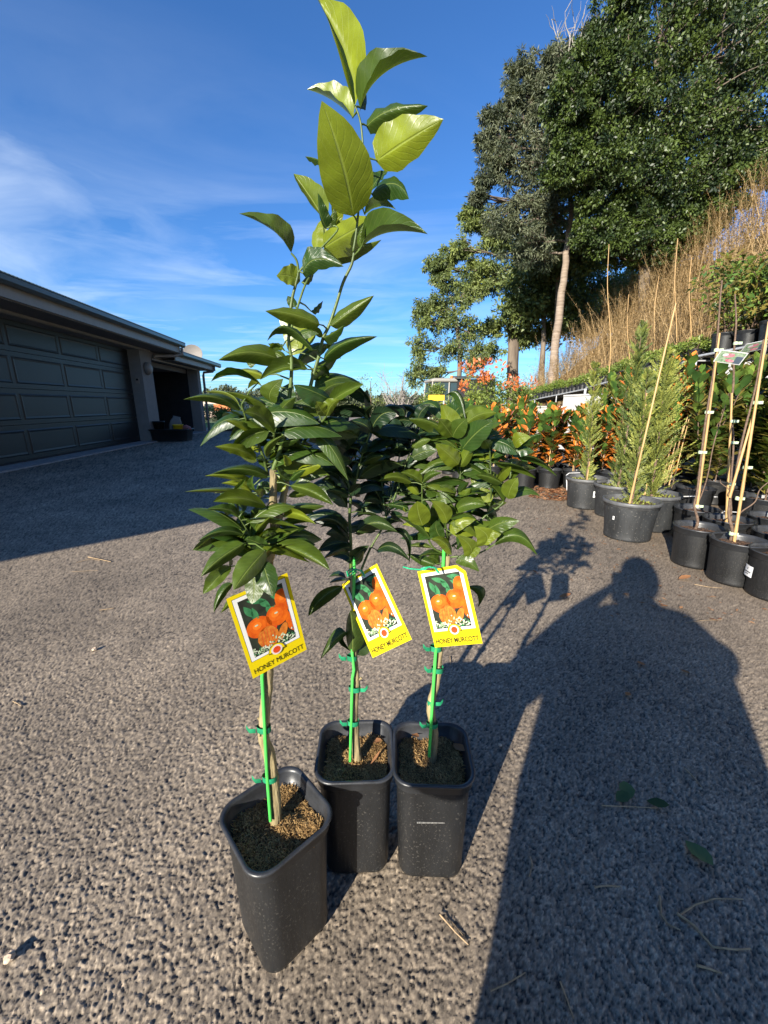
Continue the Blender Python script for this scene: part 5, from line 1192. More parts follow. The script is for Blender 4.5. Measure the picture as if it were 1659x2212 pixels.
def tree(name,label,cat,base,trunkpts,r0,r1,balls,per,n_each,lsize,aspect,mat,bark,tone=(0,1),seed=0,droop=.1,sub=.34,extra=None,surf=.55,limbr=.09,gapf=0):
    """balls: big foliage masses (centre, radius(x,y,z)); each gets 'per' clumps spread mostly near its surface"""
    random.seed(seed); rng=np.random.default_rng(seed)
    e=empty(name,base); tag(e,label,cat); b=Vector(base); mb=MB()
    T=[Vector(p)-b for p in trunkpts]; n=len(T); P=[]; RR=[]
    for i in range(n-1):
        for s_ in range(4): f=(i+s_/4)/(n-1); P.append(T[i].lerp(T[i+1],s_/4)+Vector((random.uniform(-1,1),random.uniform(-1,1),0))*r0*.15); RR.append(r0+(r1-r0)*f)
    P.append(T[-1]);RR.append(r1); mb.tube(P,RR,10)
    trunk=mb.build('trunk',bark,e)
    lm=MB(); CC=[];SS=[]
    for (c,r) in balls:
        c=Vector(c)-b; r=Vector(r) if not isinstance(r,(int,float)) else Vector((r,r,r))
        # limb from the trunk to this mass
        cand=[p for p in P if p.z<=c.z+.2] or P; q=max(cand,key=lambda p:p.z-(p-c).length*.55)
        lp=limb(lm,q,c,max(.03,limbr*min(1,(r.x+r.z)*.5)),.025,.12)
        for i in range(per):
            d=rv(); d.z=d.z*.9+.1; u=random.random()**surf; pos=c+Vector((d.x*r.x,d.y*r.y,d.z*r.z))*u
            CC.append(pos); SS.append(random.uniform(.7,1.3)*sub*(r.x*r.y*r.z)**(1/3))
            if i%3==0: limb(lm,lp[random.randrange(3,7)],pos,.03,.008,.12,3)
    lm.build('limbs',M['gumbark'],e)
    V,Fq,Tn=leafcloud(CC,np.array(SS),n_each,lsize,aspect,tone,flat=.25,droop=droop,rng=rng)
    mkobj('crown',npmesh('crown',V,Fq,{'tone':Tn}),mat,e)
    if extra: extra(e,b,P)
    return e
def B6(x,y,Y,rx,rz,ry=None):
    """foliage mass given by its place in crop 6 and its distance; radii in metres from its picture size"""
    p=AT(*D6(x,y),Y); k=Y/F*.50425*1.02
    return (p,(rx*k,(ry if ry else (rx+rz)*.5)*k,rz*k))
# big dark evergreen on the bank
Yb=14.5
balls=[B6(1010,90,Yb,85,110),B6(1040,330,Yb-.6,130,130),B6(1190,210,Yb+.4,150,150),B6(1330,60,Yb+.8,150,120),B6(1450,260,Yb,170,180),B6(1000,560,Yb-.4,140,110),B6(1180,520,Yb,150,150),B6(1380,560,Yb+.3,170,160),B6(1560,430,Yb,160,200),B6(1560,120,Yb+.8,170,170),B6(1040,760,Yb-.5,150,110),B6(1190,800,Yb,150,120),B6(960,900,Yb,120,90),B6(1110,960,Yb-.2,150,90),B6(1400,780,Yb,150,110),B6(1300,900,Yb,120,70),B6(880,330,Yb-.5,90,100),B6(800,480,Yb-.6,80,100),B6(790,720,Yb-.5,80,100),B6(900,720,Yb-.4,120,110),B6(870,560,Yb-.4,110,110),B6(1700,300,Yb+1,160,260),B6(1650,620,Yb+.6,130,120),B6(1520,760,Yb+.3,130,110),B6(1400,900,Yb+.2,120,90),B6(1290,1000,Yb,120,80),B6(1180,1070,Yb,120,80),B6(1040,1060,Yb-.2,120,80),B6(930,1010,Yb-.2,90,70),B6(1250,-120,Yb+.6,260,120),B6(1560,-140,Yb+1,260,140)]
gb=AT(*D6(1150,1250),Yb)
tree('evergreen_tree','huge dark evergreen tree filling the top right above the dry reeds','tree',(gb.x,gb.y,tz(gb.x,gb.y)-.1),[(gb.x,gb.y,tz(gb.x,gb.y)-.1),AT(*D6(1130,900),Yb),AT(*D6(1110,640),Yb),AT(*D6(1180,300),Yb+.2),AT(*D6(1200,60),Yb+.2)],.17,.05,balls,66,120,.10,.25,M['fig'],M['gumbark'],tone=(0,1),seed=5,droop=.35,sub=.225,limbr=.05,surf=.33)
# slender pale trunked tree with silvery foliage in front of it
Yp=16.0
def deadtop(e,b,P):
    mb=MB(); random.seed(3)
    for k in range(9):
        a=AT(*D6(840+random.uniform(-40,60),330),Yp)-b; t=AT(*D6(730+k*30+random.uniform(-20,20),80+random.uniform(-60,110)),Yp+random.uniform(-.5,.5))-b; lp=limb(mb,a,t,.03,.006,.16,6)
        for q in range(5): i=random.randrange(2,7); limb(mb,lp[i],lp[i]+(rv()+Vector((0,0,.7)))*random.uniform(.3,.7),.010,.003,.2,3)
    mb.build('dead_branches',M['deadwood'],e)
g=AT(*D6(738,1640),Yp)
balls=[B6(590,300,Yp,50,50),B6(640,370,Yp,60,50),B6(560,440,Yp,55,45),B6(480,510,Yp,50,35),B6(450,600,Yp,45,35),B6(580,560,Yp,80,70),B6(500,700,Yp,70,40),B6(620,720,Yp,110,100),B6(450,780,Yp,60,40),B6(420,850,Yp,40,25),B6(560,880,Yp,110,90),B6(700,860,Yp,90,90),B6(640,1020,Yp,100,80),B6(730,280,Yp,70,50),B6(700,420,Yp,70,60),B6(900,170,Yp+.3,45,55),B6(780,230,Yp+.3,50,40),B6(720,600,Yp+.2,90,80),B6(650,480,Yp+.2,90,80),B6(560,640,Yp,90,80),B6(680,700,Yp,100,90),B6(620,880,Yp,120,100),B6(520,960,Yp,80,60),B6(730,930,Yp+.2,90,70),B6(650,1090,Yp+.3,110,60),B6(760,480,Yp+.3,80,90),B6(760,760,Yp+.3,80,90)]
tree('silvery_tree','tall tree with a pale bare trunk, silvery grey foliage and dead top branches','tree',(g.x,g.y,tz(g.x,g.y)-.1),[(g.x,g.y,tz(g.x,g.y)-.1),AT(*D6(745,1500),Yp),AT(*D6(775,1250),Yp),AT(*D6(795,1080),Yp),AT(*D6(815,900),Yp),AT(*D6(800,650),Yp),AT(*D6(820,350),Yp)],.17,.04,balls,36,70,.15,.10,M['silver'],M['palmbark'],tone=(.0,.9),seed=6,droop=.3,extra=deadtop,sub=.21,limbr=.05)
# gum tree in the middle, dark trunk
Yg=22.0
g=AT(*D6(570,1640),Yg)
balls=[B6(320,1080,Yg,60,45),B6(250,1150,Yg,60,40),B6(420,1160,Yg,75,45),B6(500,1200,Yg,100,60),B6(400,1230,Yg,80,40),B6(430,960,Yg,70,50),B6(520,1040,Yg,90,60),B6(620,1150,Yg,90,70),B6(700,1250,Yg,110,80),B6(640,1320,Yg,90,60),B6(480,1400,Yg,60,40),B6(840,1180,Yg,110,70),B6(830,1320,Yg,110,80),B6(600,1450,Yg,80,60),B6(720,1430,Yg,90,60),B6(940,1240,Yg,80,60),B6(480,1010,Yg,40,40),B6(390,920,Yg,50,35)]
tree('gum_tree','spreading gum tree with a dark forked trunk in the middle distance','tree',(g.x,g.y,-.1),[(g.x,g.y,-.1),AT(*D6(572,1480),Yg),AT(*D6(560,1380),Yg),AT(*D6(590,1250),Yg),AT(*D6(610,1120),Yg)],.33,.12,balls,40,80,.17,.16,M['euc'],M['gumbark'],tone=(.1,1),seed=7,droop=.5,sub=.27,limbr=.07)
# airy young gum at the left end
Yh=20.0
g=AT(*D6(335,1640),Yh)
balls=[B6(170,1500,Yh,55,70),B6(150,1600,Yh,45,60),B6(210,1390,Yh,70,60),B6(180,1330,Yh,45,45),B6(250,1300,Yh,60,45),B6(300,1370,Yh,70,60),B6(290,1500,Yh,80,70),B6(380,1420,Yh,60,60),B6(400,1540,Yh,70,60),B6(350,1280,Yh,60,45),B6(270,1210,Yh,60,40),B6(460,1500,Yh,60,50),B6(240,1600,Yh,60,50)]
tree('young_gum_tree','airy light gum tree at the left end of the tree line with sky showing through','tree',(g.x,g.y,-.1),[(g.x,g.y,-.1),AT(*D6(338,1500),Yh),AT(*D6(325,1380),Yh),AT(*D6(300,1270),Yh)],.13,.05,balls,30,64,.15,.15,M['euc'],M['gumbark'],tone=(.1,.8),seed=8,droop=.5,sub=.27,limbr=.035)
# tree mass behind the reeds, right of the gum
for i,(x,y,Y,rx,rz,lab) in enumerate(((760,1060,19.5,150,110,'dark tree mass close behind the pale trunk'),(700,1260,20.5,140,110,'dark tree low between the gum and the pale trunk'),(960,1330,26,130,90,'dark rounded tree seen behind the dry reeds right of the gum'),(1150,1180,24,150,120,'dark tree low behind the reeds under the big evergreen'))):
    g=AT(*D6(x,1640),Y); tree('backing_tree',lab,'tree',(g.x,g.y,-.1),[(g.x,g.y,-.1),AT(*D6(x,y+60),Y)],.2,.08,[B6(x,y,Y,rx,rz),B6(x-80,y+60,Y,rx*.7,rz*.8),B6(x+90,y+50,Y,rx*.7,rz*.9)],45,70,.22,.22,M['euc'],M['gumbark'],tone=(0,.7),seed=20+i)

# ---- dry reeds on the bank
def reeds():
    rng=np.random.default_rng(12); V=[];Fq=[];T=[]
    n=2900; b=0
    for i in range(n):
        y=rng.uniform(3.0,19.5); x=rng.uniform(5.6,11.8)
        z=tz(x,y); h=rng.uniform(1.15,1.95)*(1.35 if rng.random()<.08 else 1)
        lx,ly=rng.normal(0,.23,2)*h; tone=rng.random(); w=.0035+.002*rng.random()
        seg=4; pts=[np.array([x+lx*(s/seg)**1.6,y+ly*(s/seg)**1.6,z-.05+h*s/seg]) for s in range(seg+1)]
        for s in range(seg+1):
            ww=w*(1-.75*s/seg); V+= [pts[s]+[ww,-ww*.3,0],pts[s]-[ww,-ww*.3,0]]; T+=[tone,tone]
        for s in range(seg): q=b+2*s; Fq.append((q,q+1,q+3,q+2))
        b+=2*(seg+1)
        m=95
        f=rng.random(m)**.75*.9+.1; a=rng.uniform(0,6.28,m); l=rng.uniform(.03,.15,m); up=rng.uniform(-.9,1.0,m)
        for k in range(m):
            s=f[k]*seg; j=min(seg-1,int(s)); p=pts[j]+(pts[j+1]-pts[j])*(s-j)
            d=np.array([math.cos(a[k]),math.sin(a[k]),up[k]]); d/=np.linalg.norm(d); sd=np.array([-d[1],d[0],.3]); ww=.0035+.004*rng.random()
            e_=p+d*l[k]; V+= [p,p+d*l[k]*.5-sd*ww,e_,p+d*l[k]*.5+sd*ww]; tt=min(1,max(0,tone+rng.normal(0,.25))); T+=[tt]*4; Fq.append((b,b+1,b+2,b+3)); b+=4
    o=mkobj('dry_reeds',npmesh('dry_reeds',V,Fq,{'tone':T}),M['reed']); return o
tag(reeds(),'tall dry brown reeds covering the bank above the white wall','dry reeds',kind='stuff')
# a few single tall reed canes standing above the rest
for i,(bx,by,tx,ty,Y) in enumerate(((1000,1560,975,1045,8.5),(1170,1540,1190,1180,9),(1345,1480,1330,1100,8.2),(1090,1560,1060,1260,9.5),(1290,1500,1270,1020,7.6))):
    a=AT(*D6(bx,by),Y); a.z=tz(a.x,a.y); t=AT(*D6(tx,ty),Y); e=empty('reed_cane',a); tag(e,('leftmost','third from left','rightmost','second from left','fourth from left')[i]+' of the five tall dry canes standing above the reeds','cane','tall canes above the reeds')
    cane(e,a,a,t,.012,'stalk','bamboo',.02)
# ---- nursery benches on the terrace and pots standing on them
M['galv']=pmat('galvanised_steel',(.50,.51,.52),.4,.15,20,metal=.3)
def bench(p0,p1,w,z,label,leg):
    p0=Vector(p0);p1=Vector(p1); e=empty('nursery_bench',p0); tag(e,label,'bench'); d=(p1-p0); L_=d.length; d.normalize(); s_=Vector((-d.y,d.x,0))*w*(-1)
    mb=MB(); A=Vector((0,0,0));B=d*L_
    for q in (A,A+s_): mb.tube([q,q+B],[.018,.018],6)
    n=int(L_/.5)
    for i in range(n+1): mb.tube([A+B*i/n,A+B*i/n+s_],[.012,.012],5)
    mb.build('frame',M['galv'],e)
    mb=MB(); z_=.014; mb.add([A+Vector((0,0,z_)),B+Vector((0,0,z_)),B+s_+Vector((0,0,z_)),A+s_+Vector((0,0,z_)),A+Vector((0,0,z_+.006)),B+Vector((0,0,z_+.006)),B+s_+Vector((0,0,z_+.006)),A+s_+Vector((0,0,z_+.006))],[(3,2,1,0),(4,5,6,7),(0,1,5,4),(1,2,6,5),(2,3,7,6),(3,0,4,7)]); mb.build('mesh_top',M['greypot'],e)
    for i in range(0,leg):
        f=i/(leg-1)
        for q in (A,A+s_):
            mb=MB(); p=q+B*f; gz=tz((p+e.location).x,(p+e.location).y)-e.location.z-.02; mb.tube([p,Vector((p.x,p.y,gz))],[.014,.014],6); mb.build('leg',M['galv'],e)
    return e
# potted plant prototypes for the benches
def small_potted(name,r,h,H_,W_,mat,tone,seed,nc=14,n_each=34,ls=.035,asp=.28):
    random.seed(seed); e=empty(name); round_pot(r,h,M['pot'],M['potrim'],e,M['mulch'])
    rng=np.random.default_rng(seed); C=[(random.gauss(0,W_*.45),random.gauss(0,W_*.45),h+H_*random.uniform(.15,.95)) for _ in range(nc)]
    mb=MB(); 
    for c in C[:8]: limb(mb,(0,0,h-.05),c,.006,.003,.15,4)
    mb.build('stems',M['twig'],e)
    V,Fq,T=leafcloud(C,np.full(nc,W_*.42),n_each,ls,asp,tone,rng=rng); mkobj('foliage',npmesh('foliage',V,Fq,{'tone':T}),mat,e); return e
g1_=small_potted('potted_groundcover',.085,.15,.16,.13,M['hedge'],(.5,1),51)
g2_=small_potted('potted_groundcover',.085,.15,.13,.13,M['photinia'],(.3,.9),52)
g3_=small_potted('potted_shrub',.16,.26,.95,.34,M['magshrub'],(0,.7),53,nc=46,n_each=26,ls=.085,asp=.20)
g4_=small_potted('potted_shrub',.15,.24,.80,.30,M['magshrub'],(.1,.9),54,nc=40,n_each=26,ls=.08,asp=.20)
bz=[(4.55,8.2),(4.55,13.2)]
b1=bench((4.50,9.45,1.33),(4.35,13.6,1.05),.95,0,'galvanised nursery bench furthest away on the low terrace, holding small pots',4)
b2=bench((4.48,6.3,1.62),(4.48,9.35,1.36),.95,0,'galvanised nursery bench in the middle of the terrace above the white wall',4)
first={}
def put(p,loc,label,group,cat):
    o=p if id(p) not in first else copy_tree(p); first[id(p)]=1
    o.location=loc; o.rotation_euler=(0,0,random.uniform(0,6.28)); s_=random.uniform(.9,1.1); o.scale=(s_,s_,s_); tag(o,label,cat,group); return o
random.seed(77)
for i in range(20):
    y=9.6+i*.195; z=1.35-(y-9.45)*.0675
    for j in range(3): put((g1_,g2_)[(i*7+j)%3==0],(4.62+j*.28-(y-9.45)*.036,y+random.uniform(-.03,.03),z),f'small black pot of groundcover, {ORD[i]} from the near end in the {("front","middle","back")[j]} line, far bench','small pots on the far bench','potted plant')
for i in range(15):
    y=6.42+i*.2; z=1.64-(y-6.3)*.0852
    for j in range(3): put((g1_,g2_)[(i*5+j)%4==0],(4.62+j*.28,y+random.uniform(-.03,.03),z),f'small black pot of groundcover, {ORD[i]} from the near end in the {("front","middle","back")[j]} line, middle bench','small pots on the middle bench','potted plant')
b3=bench((4.44,2.9,1.74),(4.44,6.1,1.66),.75,0,'galvanised nursery bench nearest on the right, holding larger potted shrubs',4)
for i in range(9):
    y=3.05+i*.36
    for j in range(2): put((g3_,g4_)[(i+j)%2],(4.66+j*.37,y+random.uniform(-.03,.03),(1.76 if True else 0)-(y-2.9)*.025),f'larger bronze green potted shrub, {ORD[i]} from the near end in the {("front","back")[j]} row, near bench','potted shrubs on the near bench','potted shrub')

# ---- middle distance: big photinia bush, vehicle, sign, stand, young trees
g=AT(*D3(880,600),10.6); e=empty('photinia_bush',(g.x,g.y,0)); tag(e,'wide leafy bush with orange red new tips left of the white wall','bush')
random.seed(9); C=[];S_=[]
for k in range(150):
    a=rv(); a.z=abs(a.z); u=random.random()**.5; C.append((a.x*1.35*u,a.y*1.0*u,.15+1.55*a.z*u)); S_.append(random.uniform(.16,.3))
V,Fq,T=leafcloud(C,np.array(S_),75,.07,.26,(.2,1)); mkobj('foliage',npmesh('foliage',V,Fq,{'tone':T}),M['photinia'],e)
mb=MB()
for c in C[::5]: limb(mb,(random.uniform(-.2,.2),random.uniform(-.2,.2),0),c,.02,.005,.1,4)
mb.build('branches',M['twig'],e)
C=[(random.gauss(-.1,.45),random.gauss(-.4,.35),1.65+random.uniform(-.25,.35)) for k in range(20)]
V,Fq,T=leafcloud(C,np.full(20,.13),24,.09,.25,(0,1),droop=-.8); mkobj('new_tips',npmesh('new_tips',V,Fq,{'tone':T}),M['redtip'],e)
for i,(x,y,Y,w,h,lab) in enumerate(((1150,560,11.2,.6,1.25,'green white flecked bush beside the end of the white wall'),(760,620,9.6,.45,1.05,'small leafy bush in front of the yellow sign'),(440,520,13.5,.6,1.45,'yellow green leafy shrub beside the parked vehicle'))):
    g=AT(*D3(x,640),Y); e=empty('bush',(g.x,g.y,0)); tag(e,lab,'bush'); C=[];S_=[]
    for k in range(40):
        a=rv(); a.z=abs(a.z); C.append((a.x*w*random.random()**.5,a.y*w*random.random()**.5,.15+h*a.z)); S_.append(.16)
    V,Fq,T=leafcloud(C,np.array(S_),60,.065,.26,(.3,1)); mkobj('foliage',npmesh('foliage',V,Fq,{'tone':T}),M['photinia'],e)
    mb=MB(); 
    for c in C[::6]: limb(mb,(0,0,0),c,.015,.004,.1,4)
    mb.build('branches',M['twig'],e)
# small work vehicle with a roofed cab
M['cab']=pmat('beige_cab_paint',(.30,.285,.25),.5,.06,5); M['glass']=pmat('cab_glass',(.04,.07,.085),.12,.05,3,spec=.8); M['rubber']=pmat('tyre_rubber',(.02,.02,.02),.8,.2,20); M['orange']=pmat('orange_beacon',(.8,.18,.03),.4,.05,10)
vc=AT(*D3(540,520),17.5); e=empty('work_vehicle',(vc.x,vc.y,0),R(8)); tag(e,'small work vehicle with a beige roofed cab parked behind the plants','vehicle')
mb=MB(); rr_loft(mb,[(1.30,.62,.10,.42),(1.38,.68,.12,.55),(1.38,.68,.12,.85),(1.30,.64,.12,.95)]); mb.build('body',M['cab'],e)
mb=MB(); rr_loft(mb,[(.78,.62,.1,1.86),(.86,.70,.12,1.90),(.86,.70,.12,1.95),(.70,.56,.1,2.02)]); mb.add([(x,y,2.02) for x,y in rrect(.70,.56,.1)],[tuple(range(28))]); rf=mb.build('roof',M['cab'],e)
for x in (-.78,-.1,.78):
    for y in (-.6,.6): mb=MB(); mb.tube([(x*1.12,y,.93),(x,y,1.88)],[.035,.03],8); mb.build('pillar',M['cab'],e)
for y_ in (-.585,.575): mb=MB(); mb.box((-.80,y_,.95),(.80,y_+.01,1.85)); mb.build('window',M['glass'],e)
for x in (-.9,.9):
    for y in (-.62,.62):
        mb=MB(); lathex(mb,[(.0001,-.1),(.2,-.1),(.33,-.09),(.36,-.05),(.36,.05),(.33,.09),(.2,.1),(.0001,.1)],24); w=mb.build('wheel',M['rubber'],e); w.location=(x,y,.36); w.rotation_euler=(0,0,R(90))
mb=MB(); mb.lathe([(.0001,0),(.07,0),(.06,.1),(.0001,.12)],16,c=(.1,-.2,2.02)); mb.build('beacon',M['orange'],e)
g=AT(*D3(650,500),15.5); e=empty('storage_shed',(g.x+.9,g.y+1.5,0)); tag(e,'dark small shed standing right of the parked vehicle','shed')
mb=MB(); mb.box((-.8,-.6,0),(.6,.6,1.95)); mb.build('wall',M['dark'],e); mb=MB(); mb.add([(-.9,-.7,1.96),(.7,-.7,1.96),(.7,.7,2.1),(-.9,.7,2.1),(-.9,-.7,2.0),(.7,-.7,2.0),(.7,.7,2.15),(-.9,.7,2.15)],[(3,2,1,0),(4,5,6,7),(0,1,5,4),(1,2,6,5),(2,3,7,6),(3,0,4,7)]); mb.build('roof',M['gutter'],e); mb=MB(); mb.box((-.35,-.63,.1),(.25,-.602,1.8)); mb.build('door',M['rubber'],e)
# yellow topped display stand
M['signy']=pmat('yellow_sign_board',(.85,.48,.02),.5,.05,10)
g=AT(*D3(450,620),8.6); e=empty('display_stand',(g.x,g.y,0)); tag(e,'white display stand with a bright yellow header board','stand')
k=8.6/F*.26456
mb=MB(); 
for x in (-58*k,58*k): mb.box((x-.012,-.02,0),(x+.012,.02,AT(*D3(450,575),8.6).z))
for z in (.25,.55,.85): mb.box((-56*k,-.14,z),(56*k,.14,z+.015))
mb.build('frame',M['white'],e); mb=MB(); zt=AT(*D3(450,575),8.6).z; mb.box((-62*k,-.03,zt+.001),(62*k,-.01,zt+.11)); mb.build('header_board',M['signy'],e)
# white trolley crate with dark pink flowers
g=GZ(*D3(480,925)); e=empty('flower_crate',g); tag(e,'low white crate with dark pink flowering plants on the asphalt','crate')
mb=MB(); mb.box((-.32,-.18,.06),(.32,.18,.075)); 
for x in (-.31,.31): mb.box((x-.012,-.18,.0),(x+.012,.18,.24))
for y in (-.18,.18): mb.box((-.30,y-.008,.12),(.30,y+.008,.24))
mb.build('crate_body',M['white'],e)
e2_=empty('pink_flowers',g+Vector((.12,0,.08))); tag(e2_,'clump of dark pink flowers standing in the low white crate','flowers')
M['pinkfl']=leafmat('pink_petals',(.25,.02,.08),(.5,.06,.18),.5,.2)
mb=MB(); mb.lathe([(.0001,0),(.07,0),(.09,.12),(.08,.12),(.0001,.1)],20); mb.build('pot',M['pot'],e2_)
V,Fq,T=leafcloud([(random.uniform(-.09,.09),random.uniform(-.09,.09),random.uniform(.15,.32)) for _ in range(14)],np.full(14,.06),26,.035,.4,(0,1)); mkobj('petals',npmesh('petals',V,Fq,{'tone':T}),M['pinkfl'],e2_)
# young staked tree left of the middle
g=AT(800,905,14); e=empty('young_tree',(g.x,g.y,0)); tag(e,'thin young tree with sparse pale leaves tied to a cane in the distance','tree')
mb=MB(); limb(mb,(0,0,0),(.02,0,1.75),.025,.01,.02); 
for k in range(8): limb(mb,(.01,0,.5+.14*k),(random.uniform(-.35,.35),random.uniform(-.2,.2),.8+.14*k),.008,.003,.1,3)
mb.build('trunk',M['twig'],e)
V,Fq,T=leafcloud([(random.gauss(0,.22),random.gauss(0,.2),random.uniform(.55,1.9)) for _ in range(26)],np.full(26,.13),22,.07,.2,(.3,1)); mkobj('crown',npmesh('crown',V,Fq,{'tone':T}),M['photinia'],e)
# leafless pale tree left of the gums
g=AT(862,890,30); e=empty('bare_tree',(g.x,g.y,0)); tag(e,'leafless pale bushy tree left of the gum trees on the horizon','tree')
mb=MB(); random.seed(15)
for k in range(26):
    a=random.uniform(0,6.28); t=Vector((math.cos(a)*random.uniform(.3,1.9),math.sin(a)*1.0,random.uniform(1.6,3.3))); lp=limb(mb,(0,0,0),t,.05,.012,.15,6)
    for q in range(6): i=random.randrange(2,7); limb(mb,lp[i],lp[i]+(rv()+Vector((0,0,.6)))*random.uniform(.3,.8),.014,.004,.2,3)
mb.build('branches',M['deadwood'],e)
# ---- far tree line and what stands at the end of the yard
random.seed(31)
ft=[]
for k in range(64):
    Y=random.uniform(48,74); xd=380+k*9.2+random.uniform(-8,8)
    hz_=(866-abs(random.gauss(0,9)))-(13 if xd<640 else 4 if xd<740 else 0)
    p=AT(xd,hz_,Y); H_=max(1.4,p.z); w=random.uniform(1.4,2.6); g=Vector((p.x,Y,-.05))
    e=empty('far_tree',g); C=[];S_=[]
    for q in range(26):
        a=rv(); u=random.random()**.4; C.append((a.x*w*u,a.y*w*.8*u,H_*.58+a.z*H_*.42*u)); S_.append(random.uniform(.35,.6)*w*.55)
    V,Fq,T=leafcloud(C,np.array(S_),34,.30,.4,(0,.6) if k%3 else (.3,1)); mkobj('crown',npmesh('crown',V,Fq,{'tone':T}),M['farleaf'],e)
    mb=MB(); limb(mb,(0,0,-.1),(0,0,H_*.7),.12,.05,.03); mb.build('trunk',M['gumbark'],e)
    tag(e,'hazy olive tree in the wooded skyline at the left end' if xd<640 else 'hazy olive tree in the low wooded skyline in the centre' if xd<860 else 'hazy olive tree in the skyline behind the gum trees','tree','far trees along the skyline')
for i,(xd,yt,Y,w) in enumerate(((490,838,46,1.1),(505,852,47,.6),(560,850,45,2.0),(610,848,44,2.2),(640,860,43,1.6))):
    p=AT(xd,yt,Y); e=empty('skyline_tree',(p.x,Y,0)); tag(e,('round topped tree standing highest above the skyline by the garage','tiny dark tree beside the round topped tree','broad grey green tree behind the pale house','tall thin crowned tree right of the pale house','dark tree right of the tall thin crowned one')[i],'tree')
    random.seed(60+i); C=[];S_=[]
    for q in range(30): a=rv(); C.append((a.x*w*.8,a.y*w*.8,p.z-w*.8+a.z*w*.75)); S_.append(w*.35)
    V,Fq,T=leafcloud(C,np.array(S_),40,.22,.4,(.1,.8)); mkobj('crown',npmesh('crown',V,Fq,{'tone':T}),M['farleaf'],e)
    mb=MB(); limb(mb,(0,0,-.1),(0,0,p.z-w),.14,.06,.03); mb.build('trunk',M['gumbark'],e)
M['pinkwall']=pmat('pale_pink_wall',(.55,.42,.34),.8,.08,2)
p=AT(457,905,36); e=empty('pale_house',(p.x,36,0),R(-6)); tag(e,'low pale pink house among trees beyond the lawn','house')
mb=MB(); mb.box((-2.6,-2,0),(2.6,2,1.35)); mb.build('wall',M['pinkwall'],e)
mb=MB(); mb.add([(-2.9,-2.3,1.35),(2.9,-2.3,1.35),(2.9,2.3,1.35),(-2.9,2.3,1.35),(-1.6,0,1.8),(1.6,0,1.8)],[(0,1,5,4),(2,3,4,5),(1,2,5),(3,0,4),(3,2,1,0)]); mb.build('roof',M['soffit'],e)
for x in (-1.2,.6): 
    mb=MB(); mb.box((x,-2.03,.45),(x+1.0,-2.003,1.05)); w=mb.build('window',M['glass'],e)
p=AT(476,881,30); e=empty('orange_board',(p.x,30,0)); tag(e,'orange board raised on posts beyond the lawn','sign')
M['orangeb']=pmat('orange_board_paint',(.70,.20,.05),.6,.1,4)
mb=MB(); mb.box((-.45,-.03,p.z-.22),(.75,.03,p.z+.26)); mb.build('board',M['orangeb'],e)
for x in (-.35,.65): mb=MB(); mb.tube([(x,.06,0),(x,.06,p.z-.1)],[.04,.04],8); mb.build('post',M['gumbark'],e)
for i,(xd,w,h,lab) in enumerate(((462,.95,.95,'rounded green shrub nearest the garage at the lawn edge'),(490,.8,.7,'second clipped green shrub along the lawn edge'),(515,1.1,1.25,'taller bright green shrub behind the timber planter'))):
    p=AT(xd,915,22.5+i*.5); e=empty('garden_shrub',(p.x,p.y,0)); tag(e,lab,'shrub'); random.seed(80+i); C=[];S_=[]
    for q in range(46): a=rv(); a.z=abs(a.z); C.append((a.x*w*.8,a.y*w*.8,.1+a.z*h*.8)); S_.append(.2)
    V,Fq,T=leafcloud(C,np.array(S_),60,.07,.35,(.3,1)); mkobj('foliage',npmesh('foliage',V,Fq,{'tone':T}),M['hedge'],e)
sheet('lawn',[(-13,19.3),(-4.2,18.6),(-5,24),(-16,24)],-.006,pmat('bright_lawn',(.22,.30,.06),.95,.3,6,.4,60))  # lighter green than the ground sheet around it
M['sleeper']=pmat('timber_sleeper',(.10,.065,.045),.9,.3,6,.4,40,stretch=(.3,1,1))
M['bluedrum']=pmat('blue_plastic',(.03,.05,.14),.4,.2,8)
p=GZ(545,930); e=empty('timber_planter',(p.x,p.y+.4,0)); tag(e,'low dark timber planter box at the end of the yard','planter')
mb=MB()
for y in (-.45,.45): mb.box((-1.2,y-.05,0),(1.2,y+.05,.34))
for x in (-1.15,1.15): mb.box((x-.05,-.39,.0),(x+.05,.39,.335))
mb.box((-1.09,-.39,.02),(1.09,.39,.29)); mb.build('box',M['sleeper'],e)
for i,(xd,lab) in enumerate(((596,'dark blue plastic drum at the left by the timber planter'),(612,'dark blue plastic drum right of its neighbour at the yard end'))):
    p=GZ(xd,927); e=empty('plastic_drum',(p.x,p.y+.2,0)); tag(e,lab,'drum'); mb=MB(); mb.lathe([(.0001,0),(.27,0),(.28,.03),(.28,.28),(.295,.30),(.28,.32),(.28,.58),(.295,.60),(.28,.62),(.27,.86),(.22,.88),(.0001,.88)],28); mb.build('drum_body',M['bluedrum'],e); mb=MB(); mb.lathe([(.0001,.882),(.04,.882),(.04,.90),(.0001,.90)],12,c=(.12,0,0)); mb.build('cap',M['pot'],e)
p=GZ(656,925); e=empty('timber_planter',(p.x+.3,p.y+.4,0)); tag(e,'small dark timber planter further right at the end of the yard','planter')
mb=MB()
for y in (-.35,.35): mb.box((-.6,y-.05,0),(.6,y+.05,.30))
for x in (-.55,.55): mb.box((x-.05,-.29,.0),(x+.05,.29,.295))
mb.box((-.49,-.29,.02),(.49,.29,.25)); mb.build('box',M['sleeper'],e)

